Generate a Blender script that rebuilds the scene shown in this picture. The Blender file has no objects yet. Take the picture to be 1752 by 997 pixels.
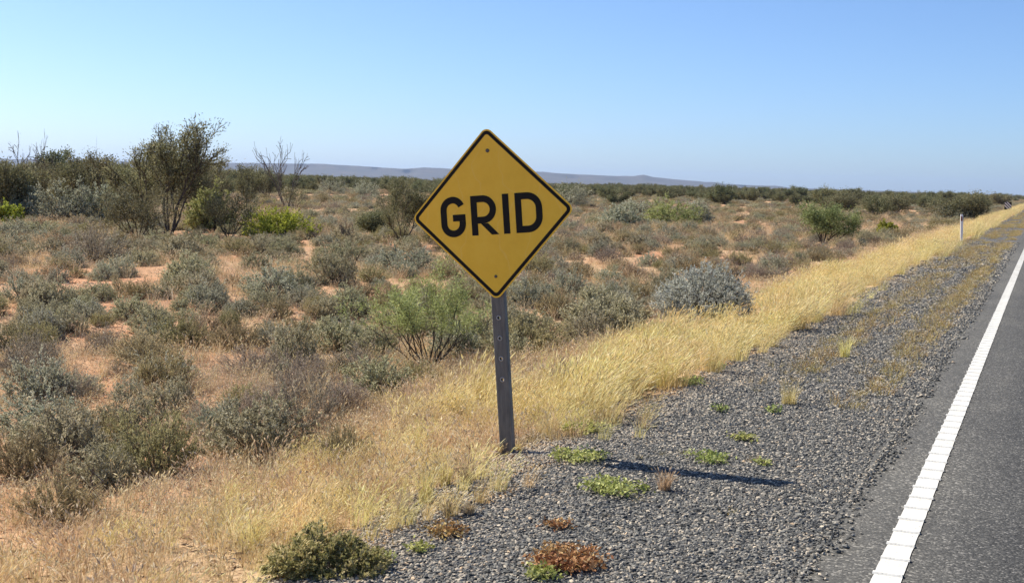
import bpy, bmesh, math, random
import numpy as np
from mathutils import Matrix, Vector

# ------------------------------------------------------------------ camera, sky, sun, exposure
SC = bpy.context.scene
COL = SC.collection
F_PX, W_PX, H_PX = 2200.0, 1752, 997          # focal length and size of the photograph in pixels
PITCH = math.atan(186.5 / F_PX)
ROLL = math.atan(0.0274)
YAW = math.radians(22.45)                     # the view is turned left of the road's direction (+Y)
EYE = np.array([0.0, 0.0, 1.6])
SUN_EL, SUN_AZ = math.radians(43.6), math.radians(13)   # azimuth measured from -X towards +Y

_f = np.array([0, math.cos(PITCH), -math.sin(PITCH)])
_r0 = np.array([1.0, 0, 0]); _u0 = np.cross(_r0, _f)
_c, _s = math.cos(ROLL), math.sin(ROLL)
_r = _c * _r0 + _s * _u0; _u = -_s * _r0 + _c * _u0
_Z = np.array([[math.cos(YAW), -math.sin(YAW), 0], [math.sin(YAW), math.cos(YAW), 0], [0, 0, 1]])
CF, CR, CU = _Z @ _f, _Z @ _r, _Z @ _u

cam = bpy.data.cameras.new('camera'); cam_o = bpy.data.objects.new('camera', cam); COL.objects.link(cam_o)
cam.sensor_fit = 'HORIZONTAL'; cam.sensor_width = 36.0; cam.lens = F_PX / W_PX * 36.0
cam.clip_start = 0.05; cam.clip_end = 60000
cam_o.matrix_world = Matrix(((CR[0], CU[0], -CF[0], EYE[0]), (CR[1], CU[1], -CF[1], EYE[1]), (CR[2], CU[2], -CF[2], EYE[2]), (0, 0, 0, 1)))
SC.camera = cam_o

SUN_DIR = Vector((-math.cos(SUN_EL) * math.cos(SUN_AZ), math.cos(SUN_EL) * math.sin(SUN_AZ), math.sin(SUN_EL)))
world = bpy.data.worlds.new('World'); SC.world = world; world.use_nodes = True
wn = world.node_tree; wn.nodes.clear()
sky = wn.nodes.new('ShaderNodeTexSky'); sky.sky_type = 'NISHITA'; sky.sun_disc = False
sky.sun_elevation = SUN_EL
sky.sun_rotation = math.atan2(SUN_DIR.x, SUN_DIR.y)
sky.altitude = 300; sky.air_density = 0.72; sky.dust_density = 0.9; sky.ozone_density = 8.0
bg = wn.nodes.new('ShaderNodeBackground'); bg.inputs['Strength'].default_value = 0.094
wo = wn.nodes.new('ShaderNodeOutputWorld')
wn.links.new(sky.outputs[0], bg.inputs[0]); wn.links.new(bg.outputs[0], wo.inputs[0])

sl = bpy.data.lights.new('sun', 'SUN'); sl.energy = 5.0; sl.angle = math.radians(0.53); sl.color = (1.0, 0.92, 0.79)
so = bpy.data.objects.new('sun', sl); COL.objects.link(so)
so.rotation_euler = SUN_DIR.to_track_quat('Z', 'Y').to_euler(); so.location = (-60, 10, 60)

SC.render.engine = 'CYCLES'
SC.view_settings.view_transform = 'Standard'; SC.view_settings.look = 'None'
SC.view_settings.exposure = 0.8; SC.view_settings.gamma = 1.0
SC.cycles.use_denoising = True; SC.cycles.denoiser = 'OPENIMAGEDENOISE'; SC.cycles.denoising_input_passes = 'RGB_ALBEDO_NORMAL'; SC.cycles.denoising_prefilter = 'ACCURATE'
SC.cycles.max_bounces = 6; SC.cycles.diffuse_bounces = 3; SC.cycles.transparent_max_bounces = 4
SC.cycles.volume_bounces = 0

# ------------------------------------------------------------------ helpers
RNG = np.random.default_rng(7)

def und(X, Y):
    return (0.05 * np.sin(X * 0.31 + 1.3 + 0.6 * np.sin(Y * 0.23)) + 0.05 * np.sin(Y * 0.37 + 0.7 * np.sin(X * 0.19 + 2))
            + 0.03 * np.sin(X * 0.9 + Y * 0.7) + 0.025 * np.sin(X * 1.7 - Y * 1.3 + 1))

_LX = [-1e6, -5.4, -4.6, -3.1, -2.7, -0.86, -0.80, 6.60, 6.66, 8.5, 10.5, 1e6]
_LZ = [-.42, -.42, -.33, -.12, -.065, -.012, -.03, -.03, -.012, -.07, -.4, -.4]

def ground_z(X, Y):
    X = np.asarray(X, float); Y = np.asarray(Y, float)
    k = np.clip((np.abs(X - 2.9) - 7.0) / 4.0, 0, 1)
    far = np.clip(1 - (np.hypot(X, Y) - 150) / 300, 0, 1)
    near = np.clip((np.abs(X - 2.9) - 5.0) / 1.0, 0, 1)
    return np.interp(X, _LX, _LZ) + und(X, Y) * k * far + 0.012 * np.sin(X * 5.1 + 2 * np.sin(Y * 1.7)) * np.sin(Y * 4.3) * near

def at(px, py, z=None):
    """the ground point seen at a pixel of the photograph, with its depth along the view"""
    d = CF + (px - W_PX / 2) / F_PX * CR - (py - H_PX / 2) / F_PX * CU
    zz = -0.1 if z is None else z
    for _ in range(12):
        t = (zz - EYE[2]) / d[2]; p = EYE + t * d
        if z is not None: break
        zz = 0.5 * zz + 0.5 * float(ground_z(p[0], p[1]))
    return p[0], p[1], (float(ground_z(p[0], p[1])) if z is None else z), t

def proj(X, Y, Z):
    q = np.stack([np.asarray(X, float), np.asarray(Y, float), np.asarray(Z, float) - EYE[2]], -1)
    dz = q @ CF
    dzs = np.where(dz > .1, dz, .1)
    return W_PX / 2 + F_PX * (q @ CR) / dzs, H_PX / 2 - F_PX * (q @ CU) / dzs, dz

def vnoise(X, Y, s, seed=0):
    """smooth value noise, vectorised"""
    x = np.asarray(X) / s + seed * 17.3; y = np.asarray(Y) / s - seed * 9.1
    xi = np.floor(x); yi = np.floor(y); fx = x - xi; fy = y - yi
    fx = fx * fx * (3 - 2 * fx); fy = fy * fy * (3 - 2 * fy)
    def hsh(a, b):
        v = np.sin(a * 127.1 + b * 311.7 + seed * 74.7) * 43758.5453
        return v - np.floor(v)
    return (hsh(xi, yi) * (1 - fx) + hsh(xi + 1, yi) * fx) * (1 - fy) + (hsh(xi, yi + 1) * (1 - fx) + hsh(xi + 1, yi + 1) * fx) * fy

class Geo:
    """vertices, faces (any size), a material slot and a shade value for each face"""
    def __init__(s): s.v = []; s.f = []; s.m = []; s.sh = []; s.n = 0
    def add(s, verts, faces, mat=0, shade=None):
        verts = np.asarray(verts, float).reshape(-1, 3); faces = np.asarray(faces, int)
        if len(faces) == 0: return s
        s.v.append(verts); s.f.append(faces + s.n); s.m.append(np.full(len(faces), mat))
        s.sh.append(np.full(len(faces), .5) if shade is None else np.asarray(shade, float)); s.n += len(verts)
        return s
    def merge(s, g, mat_off=0):
        base = s.n
        for v in g.v: s.v.append(v)
        for f, m, sh in zip(g.f, g.m, g.sh): s.f.append(f + base); s.m.append(m + mat_off); s.sh.append(sh)
        s.n += g.n
        return s

def build_mesh(name, geo, mats, smooth=False, extra_points=None, groups=None):
    me = bpy.data.meshes.new(name)
    V = np.concatenate(geo.v) if geo.v else np.zeros((0, 3))
    if extra_points is not None: V = np.concatenate([V, extra_points])
    me.vertices.add(len(V)); me.vertices.foreach_set('co', V.astype(np.float32).ravel())
    li = np.concatenate([f.ravel() for f in geo.f]); cnt = np.concatenate([np.full(len(f), f.shape[1]) for f in geo.f])
    st = np.concatenate([[0], np.cumsum(cnt)[:-1]])
    me.loops.add(len(li)); me.loops.foreach_set('vertex_index', li.astype(np.int32))
    me.polygons.add(len(cnt)); me.polygons.foreach_set('loop_start', st.astype(np.int32))
    me.polygons.foreach_set('loop_total', cnt.astype(np.int32))
    me.polygons.foreach_set('material_index', np.concatenate(geo.m).astype(np.int32))
    for m in mats: me.materials.append(m)
    a = me.attributes.new('shade', 'FLOAT', 'FACE'); a.data.foreach_set('value', np.concatenate(geo.sh).astype(np.float32))
    me.polygons.foreach_set('use_smooth', np.full(len(cnt), smooth))
    me.update(calc_edges=True)
    return me

def link(name, data, parent=None, loc=None, rot=None, scale=None):
    o = bpy.data.objects.new(name, data); COL.objects.link(o)
    if parent is not None: o.parent = parent
    if loc is not None: o.location = loc
    if rot is not None: o.rotation_euler = rot
    if scale is not None: o.scale = scale
    return o

def tag(o, label=None, cat=None, group=None, kind=None):
    if label: o['label'] = label
    if cat: o['category'] = cat
    if group: o['group'] = group
    if kind: o['kind'] = kind
    return o

def unit(v):
    return v / np.maximum(np.linalg.norm(v, axis=-1, keepdims=True), 1e-9)

def leaves(geo, P, D, ln, wd, rng, mat=0, shade=None, fold=0.0, nrm=None, loose=.55):
    """one pointed quad for each leaf, starting at P and running along D"""
    n = len(P); D = unit(D)
    S = unit(np.cross(D, rng.normal(size=(n, 3)) if nrm is None else unit(nrm) + loose * rng.normal(size=(n, 3))))
    ln = np.broadcast_to(ln, n)[:, None]; wd = np.broadcast_to(wd, n)[:, None]
    N = np.cross(D, S)
    mid = P + D * ln * .5 + N * ln * fold
    V = np.stack([P, mid + S * wd * .5, P + D * ln, mid - S * wd * .5], 1)
    Fc = np.arange(4 * n).reshape(n, 4)
    geo.add(V.reshape(-1, 3), Fc, mat, rng.random(n) if shade is None else shade)

def tubes(geo, PL, RAD, sides=3, mat=0, rng=RNG, shade=None):
    """PL (n,k,3) polylines with radii RAD (n,k)"""
    n, k, _ = PL.shape
    if n == 0: return
    T = unit(np.gradient(PL, axis=1))
    ref = unit(rng.normal(size=(n, 1, 3))); A = unit(np.cross(T, ref)); B = np.cross(T, A)
    ang = np.arange(sides) * 2 * np.pi / sides
    V = PL[:, :, None, :] + RAD[:, :, None, None] * (np.cos(ang)[None, None, :, None] * A[:, :, None, :] + np.sin(ang)[None, None, :, None] * B[:, :, None, :])
    idx = np.arange(n * k * sides).reshape(n, k, sides)
    a = idx[:, :-1, :]; b = np.roll(a, -1, 2); c = idx[:, 1:, :]; d = np.roll(c, -1, 2)
    Fc = np.stack([a, b, d, c], -1).reshape(-1, 4)
    geo.add(V.reshape(-1, 3), Fc, mat, np.full(len(Fc), .5) if shade is None else np.repeat(shade, (k - 1) * sides))

def shrub_geo(rng, R=.5, H=.55, nstem=40, nsub=6, nleaf=10, leaf=(.03, .008), spread=80, upright=.3, bare=.35, lump=.25,
              sub_len=.22, leaf_up=.3, stem_r=.006, jitter=.5, seeds=0):
    """a bush: stems fan out from the base to a lumpy dome, side twigs carry the leaves. Returns (branches, foliage)"""
    br, fo = Geo(), Geo()
    az = rng.random(nstem) * 2 * np.pi
    ph = np.radians(spread) * np.sqrt(rng.random(nstem))
    lum = 1 + lump * (np.sin(az * 2 + rng.random() * 6) * .5 + np.sin(az * 3 + ph * 3 + rng.random() * 6) * .5) + rng.normal(size=nstem) * .08
    dirv = np.stack([np.sin(ph) * np.cos(az) * R, np.sin(ph) * np.sin(az) * R, np.cos(ph) * H], 1) * lum[:, None]
    base = np.stack([np.cos(az), np.sin(az), 0 * az], 1) * (R * .12 * rng.random(nstem))[:, None]
    u = np.linspace(0, 1, 4)[None, :, None]
    up = np.array([0, 0, 1.0])
    lift = (H * upright * .6 * np.sin(ph))[:, None, None]
    wob = rng.normal(size=(nstem, 1, 3)) * R * .05
    PL = base[:, None, :] + dirv[:, None, :] * u + up * lift * (u ** 2 - u) * 1.2 + wob * np.sin(u * 3.1)
    PL[:, :, 2] = np.maximum(PL[:, :, 2], .004)
    rad = stem_r * (1 - .75 * np.linspace(0, 1, 4))[None, :] * (.6 + .8 * rng.random((nstem, 1)))
    tubes(br, PL, rad, 3, 0, rng)
    # twigs
    ns = nstem * nsub
    si = np.repeat(np.arange(nstem), nsub); uu = bare + (1 - bare) * rng.random(ns) ** .8
    uf = uu * 3; i0 = np.minimum(uf.astype(int), 2); fr = (uf - i0)[:, None]
    P0 = PL[si, i0] * (1 - fr) + PL[si, i0 + 1] * fr
    sd = unit(dirv)[si]
    td = unit(sd + rng.normal(size=(ns, 3)) * jitter + up * upright)
    tl = sub_len * R * 2 * (.5 + rng.random(ns))
    u2 = np.linspace(0, 1, 3)[None, :, None]
    P2 = P0[:, None, :] + td[:, None, :] * tl[:, None, None] * u2
    P2[:, :, 2] = np.maximum(P2[:, :, 2], .01)
    leaves(br, P2[:, 0], td, tl, .005 * (stem_r / .006), rng, 0)
    # leaves
    nl = ns * nleaf
    ti = np.repeat(np.arange(ns), nleaf); v = rng.random(nl) ** .8
    LP = P0[ti] + td[ti] * (tl[ti] * v)[:, None]
    LD = unit(td[ti] + rng.normal(size=(nl, 3)) * .7 + up * leaf_up)
    LP[:, 2] = np.maximum(LP[:, 2], .008)
    shade = np.clip(.5 + .22 * rng.normal(size=nl) + .12 * rng.normal(size=ns)[ti] + .12 * rng.normal(size=nstem)[si[ti]], 0, 1)
    leaves(fo, LP, LD, leaf[0] * (.6 + .8 * rng.random(nl)), leaf[1] * (.7 + .6 * rng.random(nl)), rng, 0, shade, nrm=LP / np.array([R, R, H]) ** 2 * R * H + np.array([0, 0, .15]))
    if seeds:
        k = rng.choice(ns, min(seeds, ns), replace=False)
        leaves(fo, P2[k, 2], unit(td[k] + up * .8), .06, .012, rng, 0, np.ones(len(k)))
    return br, fo

def tree_geo(rng, H=4.0, W=3.0, stems=4, levels=4, kids=3, leaf=(.07, .018), nleaf=14, lean=.5, first=.28, rad=.05, droop=0.0, fork=.55, cluster=.12,
             leafy_from=None, up_pull=.25, shrink=.68, rmin=0.0, floor=0.0):
    """stems rise from one foot, fork again and again; leaf sprays sit round the last twigs. Returns (wood, crown)"""
    wd, cr = Geo(), Geo()
    cur = []
    for i in range(stems):
        a = 2 * np.pi * (i + rng.random() * .7) / stems
        tilt = lean * (.35 + .9 * rng.random())
        d = np.array([math.cos(a) * tilt, math.sin(a) * tilt, 1.0]); d /= np.linalg.norm(d)
        cur.append((np.array([math.cos(a) * rad, math.sin(a) * rad, -.05]), d, H * first * (.8 + .5 * rng.random()), rad * (.6 + .5 * rng.random())))
    K = 5
    tips = []
    for lv in range(levels):
        PLs, RDs, nxt = [], [], []
        for p, d, L, r in cur:
            pts = [p]; dd = d.copy(); seg = L / (K - 1)
            for j in range(K - 1):
                dd = dd + rng.normal(size=3) * .13 + np.array([0, 0, up_pull * .18]); dd /= np.linalg.norm(dd)
                pts.append(pts[-1] + dd * seg)
            pts = np.array(pts); r2 = r * (.62 if lv < levels - 1 else .3)
            PLs.append(pts); RDs.append(np.linspace(r, r2, K))
            if lv < levels - 1:
                nk = kids + (1 if rng.random() < .4 else 0)
                for c in range(nk):
                    j = K - 1 if c < 2 else rng.integers(1, K - 1)
                    q = pts[j]; t = unit(pts[j] - pts[j - 1])
                    sd = rng.normal(size=3); sd -= t * (sd @ t); sd = unit(sd)
                    nd = unit(t + sd * fork * (.5 + .8 * rng.random()) + np.array([0, 0, up_pull]))
                    nxt.append((q, nd, L * shrink * (.75 + .5 * rng.random()), r2 * (.8 if j == K - 1 else .6)))
        tubes(wd, np.array(PLs), np.maximum(np.array(RDs), rmin * (1 if lv < levels - 1 else .7)), 5 if lv < 2 else 3, 0, rng)
        if lv >= (levels - 1 if leafy_from is None else leafy_from): tips += PLs
        cur = nxt
    if nleaf:
        T = np.array(tips); n = len(T)
        ti = np.repeat(np.arange(n), nleaf); f = rng.random(n * nleaf) * (K - 1)
        i0 = np.minimum(f.astype(int), K - 2); fr = (f - i0)[:, None]
        P = T[ti, i0] * (1 - fr) + T[ti, i0 + 1] * fr + rng.normal(size=(n * nleaf, 3)) * cluster
        D = unit(T[ti, -1] - T[ti, 0] + rng.normal(size=(n * nleaf, 3)) * L * .8 + np.array([0, 0, -droop]))
        ok = P[:, 2] > max(.05, floor * np.percentile(P[:, 2], 99)) * (.8 + .4 * rng.random(len(P)))
        sh = np.clip(.5 + .2 * rng.normal(size=n * nleaf) + .18 * rng.normal(size=n)[ti], 0, 1)
        m = ok
        leaves(cr, P[m], D[m], leaf[0] * (.6 + .8 * rng.random(m.sum())), leaf[1] * (.7 + .6 * rng.random(m.sum())), rng, 0, sh[m], nrm=(P[m] - np.array([0, 0, H * .35])) + np.array([0, 0, H * .15]), loose=.8)
    # scale to the wanted height and width
    allv = np.concatenate(cr.v if cr.v else wd.v)
    zs = H / np.percentile(allv[:, 2], 99.7); hw = np.percentile(np.hypot(allv[:, 0], allv[:, 1]), 96); xs = W * .5 / max(hw, .01)
    for g in (wd, cr):
        for v in g.v: v *= np.array([xs, xs, zs])
    return wd, cr

def grass_geo(rng, n=60, h=.4, r=.1, w=.004, bend=.35, wind=(0.0, 0.0), heads=0.0, head=(.05, .012), seg=4):
    """a tuft of bending blades; some end in a seed head"""
    g = Geo()
    a = rng.random(n) * 2 * np.pi; rr = r * np.sqrt(rng.random(n))
    B = np.stack([np.cos(a) * rr, np.sin(a) * rr, np.full(n, -.01)], 1)
    L = h * (.5 + .6 * rng.random(n)); out = (bend * (.3 + rng.random(n)))[:, None] * np.stack([np.cos(a + rng.normal(size=n) * .8), np.sin(a + rng.normal(size=n) * .8), 0 * a], 1)
    out = out + np.array([wind[0], wind[1], 0]) * (.5 + rng.random((n, 1)))
    u = np.linspace(0, 1, seg)
    PL = B[:, None, :] + L[:, None, None] * (np.array([0, 0, 1.0]) * (u - .25 * u ** 2)[None, :, None] + out[:, None, :] * (u ** 1.8)[None, :, None])
    S = unit(np.stack([-np.sin(a + rng.normal(size=n)), np.cos(a), 0 * a], 1))
    wv = w * (1 - .85 * u)[None, :, None] * (.7 + .6 * rng.random((n, 1, 1)))
    V = np.stack([PL - S[:, None, :] * wv * .5, PL + S[:, None, :] * wv * .5], 2)
    idx = np.arange(n * seg * 2).reshape(n, seg, 2)
    Fc = np.stack([idx[:, :-1, 0], idx[:, :-1, 1], idx[:, 1:, 1], idx[:, 1:, 0]], -1).reshape(-1, 4)
    sh = np.clip(.5 + .25 * rng.normal(size=n), 0, 1)
    g.add(V.reshape(-1, 3), Fc, 0, np.repeat(sh, seg - 1))
    k = np.where(rng.random(n) < heads)[0]
    if len(k):
        T = unit(PL[k, -1] - PL[k, -2])
        for rep in range(2):
            leaves(g, PL[k, -1] - T * head[0] * .4, T, head[0] * (.7 + .6 * rng.random(len(k))), head[1], rng, 1, np.clip(.6 + .25 * rng.normal(size=len(k)), 0, 1))
    return g

def mat_geo(rng, rx, ry, n=500, leaf=(.02, .012), h=.03, stems=26):
    """a prostrate mat: runners creep out over the stones, small leaves stand along them"""
    wd, fo = Geo(), Geo()
    a = rng.random(stems) * 2 * np.pi; L = .55 + .5 * rng.random(stems)
    u = np.linspace(0, 1, 5)
    turn = rng.normal(size=stems) * .5
    ang = a[:, None] + turn[:, None] * u[None, :]
    PL = np.stack([np.cos(ang) * L[:, None] * u * rx, np.sin(ang) * L[:, None] * u * ry, .006 + h * .55 * (.4 + rng.random((stems, 1))) * np.sin(u * 2.4)[None, :]], -1)
    tubes(wd, PL, np.tile(np.linspace(.003, .001, 5), (stems, 1)), 3, 0, rng)
    s = rng.integers(0, stems, n); f = rng.random(n) ** .75 * 4; i0 = np.minimum(f.astype(int), 3); fr = (f - i0)[:, None]
    P = PL[s, i0] * (1 - fr) + PL[s, i0 + 1] * fr + rng.normal(size=(n, 3)) * np.array([.02, .02, .008])
    P[:, 2] = np.maximum(P[:, 2], .006)
    D = unit(rng.normal(size=(n, 3)) * np.array([1, 1, .5]) + np.array([0, 0, .25]))
    sh = np.clip(.5 + .2 * rng.normal(size=n) + .25 * rng.normal(size=stems)[s], 0, 1)
    leaves(fo, P, D, leaf[0] * (.6 + .8 * rng.random(n)), leaf[1] * (.7 + .6 * rng.random(n)), rng, 0, sh)
    return wd, fo

# ------------------------------------------------------------------ materials
def new_mat(name):
    m = bpy.data.materials.new(name); m.use_nodes = True
    nt = m.node_tree; nt.nodes.clear()
    out = nt.nodes.new('ShaderNodeOutputMaterial')
    return m, nt, out

def N(nt, t, **kw):
    n = nt.nodes.new(t)
    for k, v in kw.items(): setattr(n, k, v)
    return n

def ramp(nt, src, stops):
    r = N(nt, 'ShaderNodeValToRGB'); e = r.color_ramp.elements
    while len(e) < len(stops): e.new(.5)
    for i, (p, c) in enumerate(stops):
        e[i].position = p; e[i].color = (*c, 1) if len(c) == 3 else c
    nt.links.new(src, r.inputs[0])
    return r.outputs[0]

def mixc(nt, fac, a, b, mode='MIX'):
    m = N(nt, 'ShaderNodeMix', data_type='RGBA', blend_type=mode)
    for sock, v in ((m.inputs[0], fac), (m.inputs[6], a), (m.inputs[7], b)):
        if isinstance(v, bpy.types.NodeSocket): nt.links.new(v, sock)
        elif isinstance(v, (int, float)): sock.default_value = v
        else: sock.default_value = (*v, 1)
    return m.outputs[2]

def noise(nt, scale, detail=4, rough=.55, vec=None):
    n = N(nt, 'ShaderNodeTexNoise'); n.inputs['Scale'].default_value = scale; n.inputs['Detail'].default_value = detail; n.inputs['Roughness'].default_value = rough
    if vec is None:
        tc = N(nt, 'ShaderNodeTexCoord'); vec = tc.outputs['Object']
    nt.links.new(vec, n.inputs['Vector'])
    return n.outputs['Fac']

def leaf_mat(name, dark, mid, light, trans=.32, vary=.16, hue=.02, rough=.75, alt=None):
    m, nt, out = new_mat(name)
    at_ = N(nt, 'ShaderNodeAttribute', attribute_name='shade')
    c = ramp(nt, at_.outputs['Fac'], [(0.1, dark), (.5, mid), (.92, light)])
    if alt:
        tn = N(nt, 'ShaderNodeAttribute', attribute_name='tint', attribute_type='INSTANCER')
        c = mixc(nt, tn.outputs['Fac'], c, ramp(nt, at_.outputs['Fac'], [(0.1, alt[0]), (.5, alt[1]), (.92, alt[2])]))
    oi = N(nt, 'ShaderNodeObjectInfo')
    hs = N(nt, 'ShaderNodeHueSaturation')
    mr = N(nt, 'ShaderNodeMapRange'); mr.inputs['To Min'].default_value = 1 - vary; mr.inputs['To Max'].default_value = 1 + vary
    nt.links.new(oi.outputs['Random'], mr.inputs['Value']); nt.links.new(mr.outputs[0], hs.inputs['Value'])
    mu = N(nt, 'ShaderNodeMath', operation='MULTIPLY'); mu.inputs[1].default_value = 7.31
    fr = N(nt, 'ShaderNodeMath', operation='FRACT'); nt.links.new(oi.outputs['Random'], mu.inputs[0]); nt.links.new(mu.outputs[0], fr.inputs[0])
    mh = N(nt, 'ShaderNodeMapRange'); mh.inputs['To Min'].default_value = .5 - hue; mh.inputs['To Max'].default_value = .5 + hue
    nt.links.new(fr.outputs[0], mh.inputs['Value']); nt.links.new(mh.outputs[0], hs.inputs['Hue'])
    nt.links.new(c, hs.inputs['Color'])
    p = N(nt, 'ShaderNodeBsdfPrincipled'); p.inputs['Roughness'].default_value = rough; p.inputs['Specular IOR Level'].default_value = .25
    t = N(nt, 'ShaderNodeBsdfTranslucent'); mx = N(nt, 'ShaderNodeMixShader'); mx.inputs[0].default_value = trans
    nt.links.new(hs.outputs[0], p.inputs['Base Color']); nt.links.new(hs.outputs[0], t.inputs['Color'])
    nt.links.new(p.outputs[0], mx.inputs[1]); nt.links.new(t.outputs[0], mx.inputs[2]); nt.links.new(mx.outputs[0], out.inputs[0])
    return m

def plain_mat(name, stops, scale=20, rough=.8, metal=0.0, bump=0.0, bscale=None, spec=.4):
    m, nt, out = new_mat(name)
    c = ramp(nt, noise(nt, scale), stops)
    p = N(nt, 'ShaderNodeBsdfPrincipled'); p.inputs['Roughness'].default_value = rough; p.inputs['Metallic'].default_value = metal
    p.inputs['Specular IOR Level'].default_value = spec
    nt.links.new(c, p.inputs['Base Color'])
    if bump:
        b = N(nt, 'ShaderNodeBump'); b.inputs['Strength'].default_value = bump; b.inputs['Distance'].default_value = .01
        nt.links.new(noise(nt, bscale or scale * 3), b.inputs['Height']); nt.links.new(b.outputs[0], p.inputs['Normal'])
    nt.links.new(p.outputs[0], out.inputs[0])
    return m

M = {}
M['salt'] = leaf_mat('saltbush_leaf', (.215, .20, .115), (.39, .365, .225), (.60, .56, .38))
M['blue'] = leaf_mat('bluebush_leaf', (.22, .22, .15), (.39, .385, .27), (.57, .56, .43))
M['olive'] = leaf_mat('wiry_leaf', (.18, .155, .07), (.35, .30, .15), (.54, .46, .26))
M['dead'] = leaf_mat('dead_twig_leaf', (.19, .15, .11), (.33, .275, .21), (.47, .41, .32))
M['tan'] = leaf_mat('tan_shrub_leaf', (.26, .205, .11), (.45, .36, .21), (.62, .52, .33))
M['feather'] = leaf_mat('feathery_leaf', (.20, .22, .065), (.38, .405, .145), (.56, .56, .26))
M['bright'] = leaf_mat('bright_leaf', (.18, .22, .02), (.34, .38, .05), (.50, .53, .10))
M['mulga'] = leaf_mat('mulga_leaf', (.09, .09, .04), (.17, .165, .08), (.30, .285, .16))
M['pale'] = leaf_mat('pale_leaf', (.19, .20, .13), (.36, .38, .26), (.58, .59, .44))
M['wood_far'] = leaf_mat('woodland_leaf', (.08, .09, .038), (.15, .16, .075), (.26, .26, .14))
M['gold'] = leaf_mat('golden_grass', (.42, .32, .10), (.67, .56, .235), (.85, .76, .43), trans=.45, vary=.2, alt=((.38, .25, .10), (.62, .45, .22), (.80, .66, .40)))
M['straw'] = leaf_mat('straw_grass', (.36, .25, .12), (.58, .43, .24), (.74, .60, .39), trans=.35, vary=.18, alt=((.28, .21, .14), (.46, .38, .27), (.64, .57, .44)))
M['seed'] = leaf_mat('seed_head', (.45, .34, .19), (.62, .50, .31), (.78, .68, .48), trans=.3)
M['seed_gold'] = leaf_mat('golden_seed_head', (.52, .41, .17), (.70, .59, .28), (.84, .75, .46), trans=.4)
M['dome'] = leaf_mat('dome_leaf', (.26, .26, .215), (.44, .44, .37), (.60, .60, .53))
M['umbrella'] = leaf_mat('umbrella_leaf', (.11, .135, .045), (.22, .245, .09), (.35, .37, .16))
M['mat_green'] = leaf_mat('creeping_leaf', (.22, .25, .06), (.38, .41, .12), (.58, .58, .24), trans=.25)
M['leafy'] = leaf_mat('leafy_leaf', (.21, .20, .07), (.38, .34, .14), (.54, .45, .24), trans=.35)
M['mat_red'] = leaf_mat('red_creeping_leaf', (.22, .09, .04), (.38, .19, .08), (.48, .32, .14), trans=.2)
M['litter'] = leaf_mat('litter_leaf', (.16, .11, .07), (.30, .22, .15), (.50, .42, .32), trans=.1)
M['bark'] = plain_mat('dark_bark', [(.3, (.035, .028, .022)), (.7, (.09, .075, .06))], 12, .9)
M['twig'] = plain_mat('grey_twig', [(.3, (.09, .075, .055)), (.7, (.20, .17, .13))], 25, .9)
M['deadwood'] = plain_mat('dead_wood', [(.3, (.07, .058, .048)), (.7, (.16, .14, .12))], 14, .9)

def ground_mat():
    m, nt, out = new_mat('red_soil')
    tc = N(nt, 'ShaderNodeTexCoord'); v = tc.outputs['Object']
    big = noise(nt, .22, 4, .6, v); mid = noise(nt, 1.7, 5, .65, v); fine = noise(nt, 26, 4, .7, v)
    red = ramp(nt, mid, [(.25, (.33, .15, .077)), (.5, (.465, .238, .132)), (.75, (.55, .315, .195))])
    straw = ramp(nt, fine, [(.3, (.27, .18, .10)), (.55, (.48, .345, .205)), (.75, (.62, .485, .31))])
    k = ramp(nt, big, [(.36, (.08, .08, .08)), (.58, (.85, .85, .85))])
    sx = N(nt, 'ShaderNodeSeparateXYZ'); nt.links.new(v, sx.inputs[0])
    mr = N(nt, 'ShaderNodeMapRange'); mr.inputs['From Min'].default_value = -5.6; mr.inputs['From Max'].default_value = -3.9; nt.links.new(sx.outputs[0], mr.inputs['Value'])
    k = mixc(nt, mr.outputs[0], k, (.9, .9, .9))
    c = mixc(nt, k, red, straw)
    speck = ramp(nt, fine, [(.28, (.55, .5, .45)), (.42, (1, 1, 1))])
    c = mixc(nt, .8, c, speck, 'MULTIPLY')
    p = N(nt, 'ShaderNodeBsdfPrincipled'); p.inputs['Roughness'].default_value = .95; p.inputs['Specular IOR Level'].default_value = .1
    nt.links.new(c, p.inputs['Base Color'])
    b = N(nt, 'ShaderNodeBump'); b.inputs['Strength'].default_value = .7; b.inputs['Distance'].default_value = .03
    nt.links.new(fine, b.inputs['Height']); nt.links.new(b.outputs[0], p.inputs['Normal'])
    nt.links.new(p.outputs[0], out.inputs[0])
    return m

def gravel_mat():
    m, nt, out = new_mat('gravel_bed')
    tc = N(nt, 'ShaderNodeTexCoord'); v = tc.outputs['Object']
    vo = N(nt, 'ShaderNodeTexVoronoi'); vo.inputs['Scale'].default_value = 48; nt.links.new(v, vo.inputs['Vector'])
    sep = N(nt, 'ShaderNodeSeparateColor'); nt.links.new(vo.outputs['Color'], sep.inputs[0])
    c = ramp(nt, sep.outputs[0], [(0, (.03, .032, .034)), (.45, (.10, .105, .108)), (.8, (.19, .185, .17)), (1, (.36, .31, .24))])
    e = ramp(nt, vo.outputs['Distance'], [(.2, (1, 1, 1)), (.75, (.3, .3, .3))])
    c = mixc(nt, 1.0, c, e, 'MULTIPLY')
    p = N(nt, 'ShaderNodeBsdfPrincipled'); p.inputs['Roughness'].default_value = .85
    nt.links.new(c, p.inputs['Base Color'])
    b = N(nt, 'ShaderNodeBump'); b.invert = True; b.inputs['Strength'].default_value = .9; b.inputs['Distance'].default_value = .012
    nt.links.new(vo.outputs['Distance'], b.inputs['Height']); nt.links.new(b.outputs[0], p.inputs['Normal'])
    nt.links.new(p.outputs[0], out.inputs[0])
    return m

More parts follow.
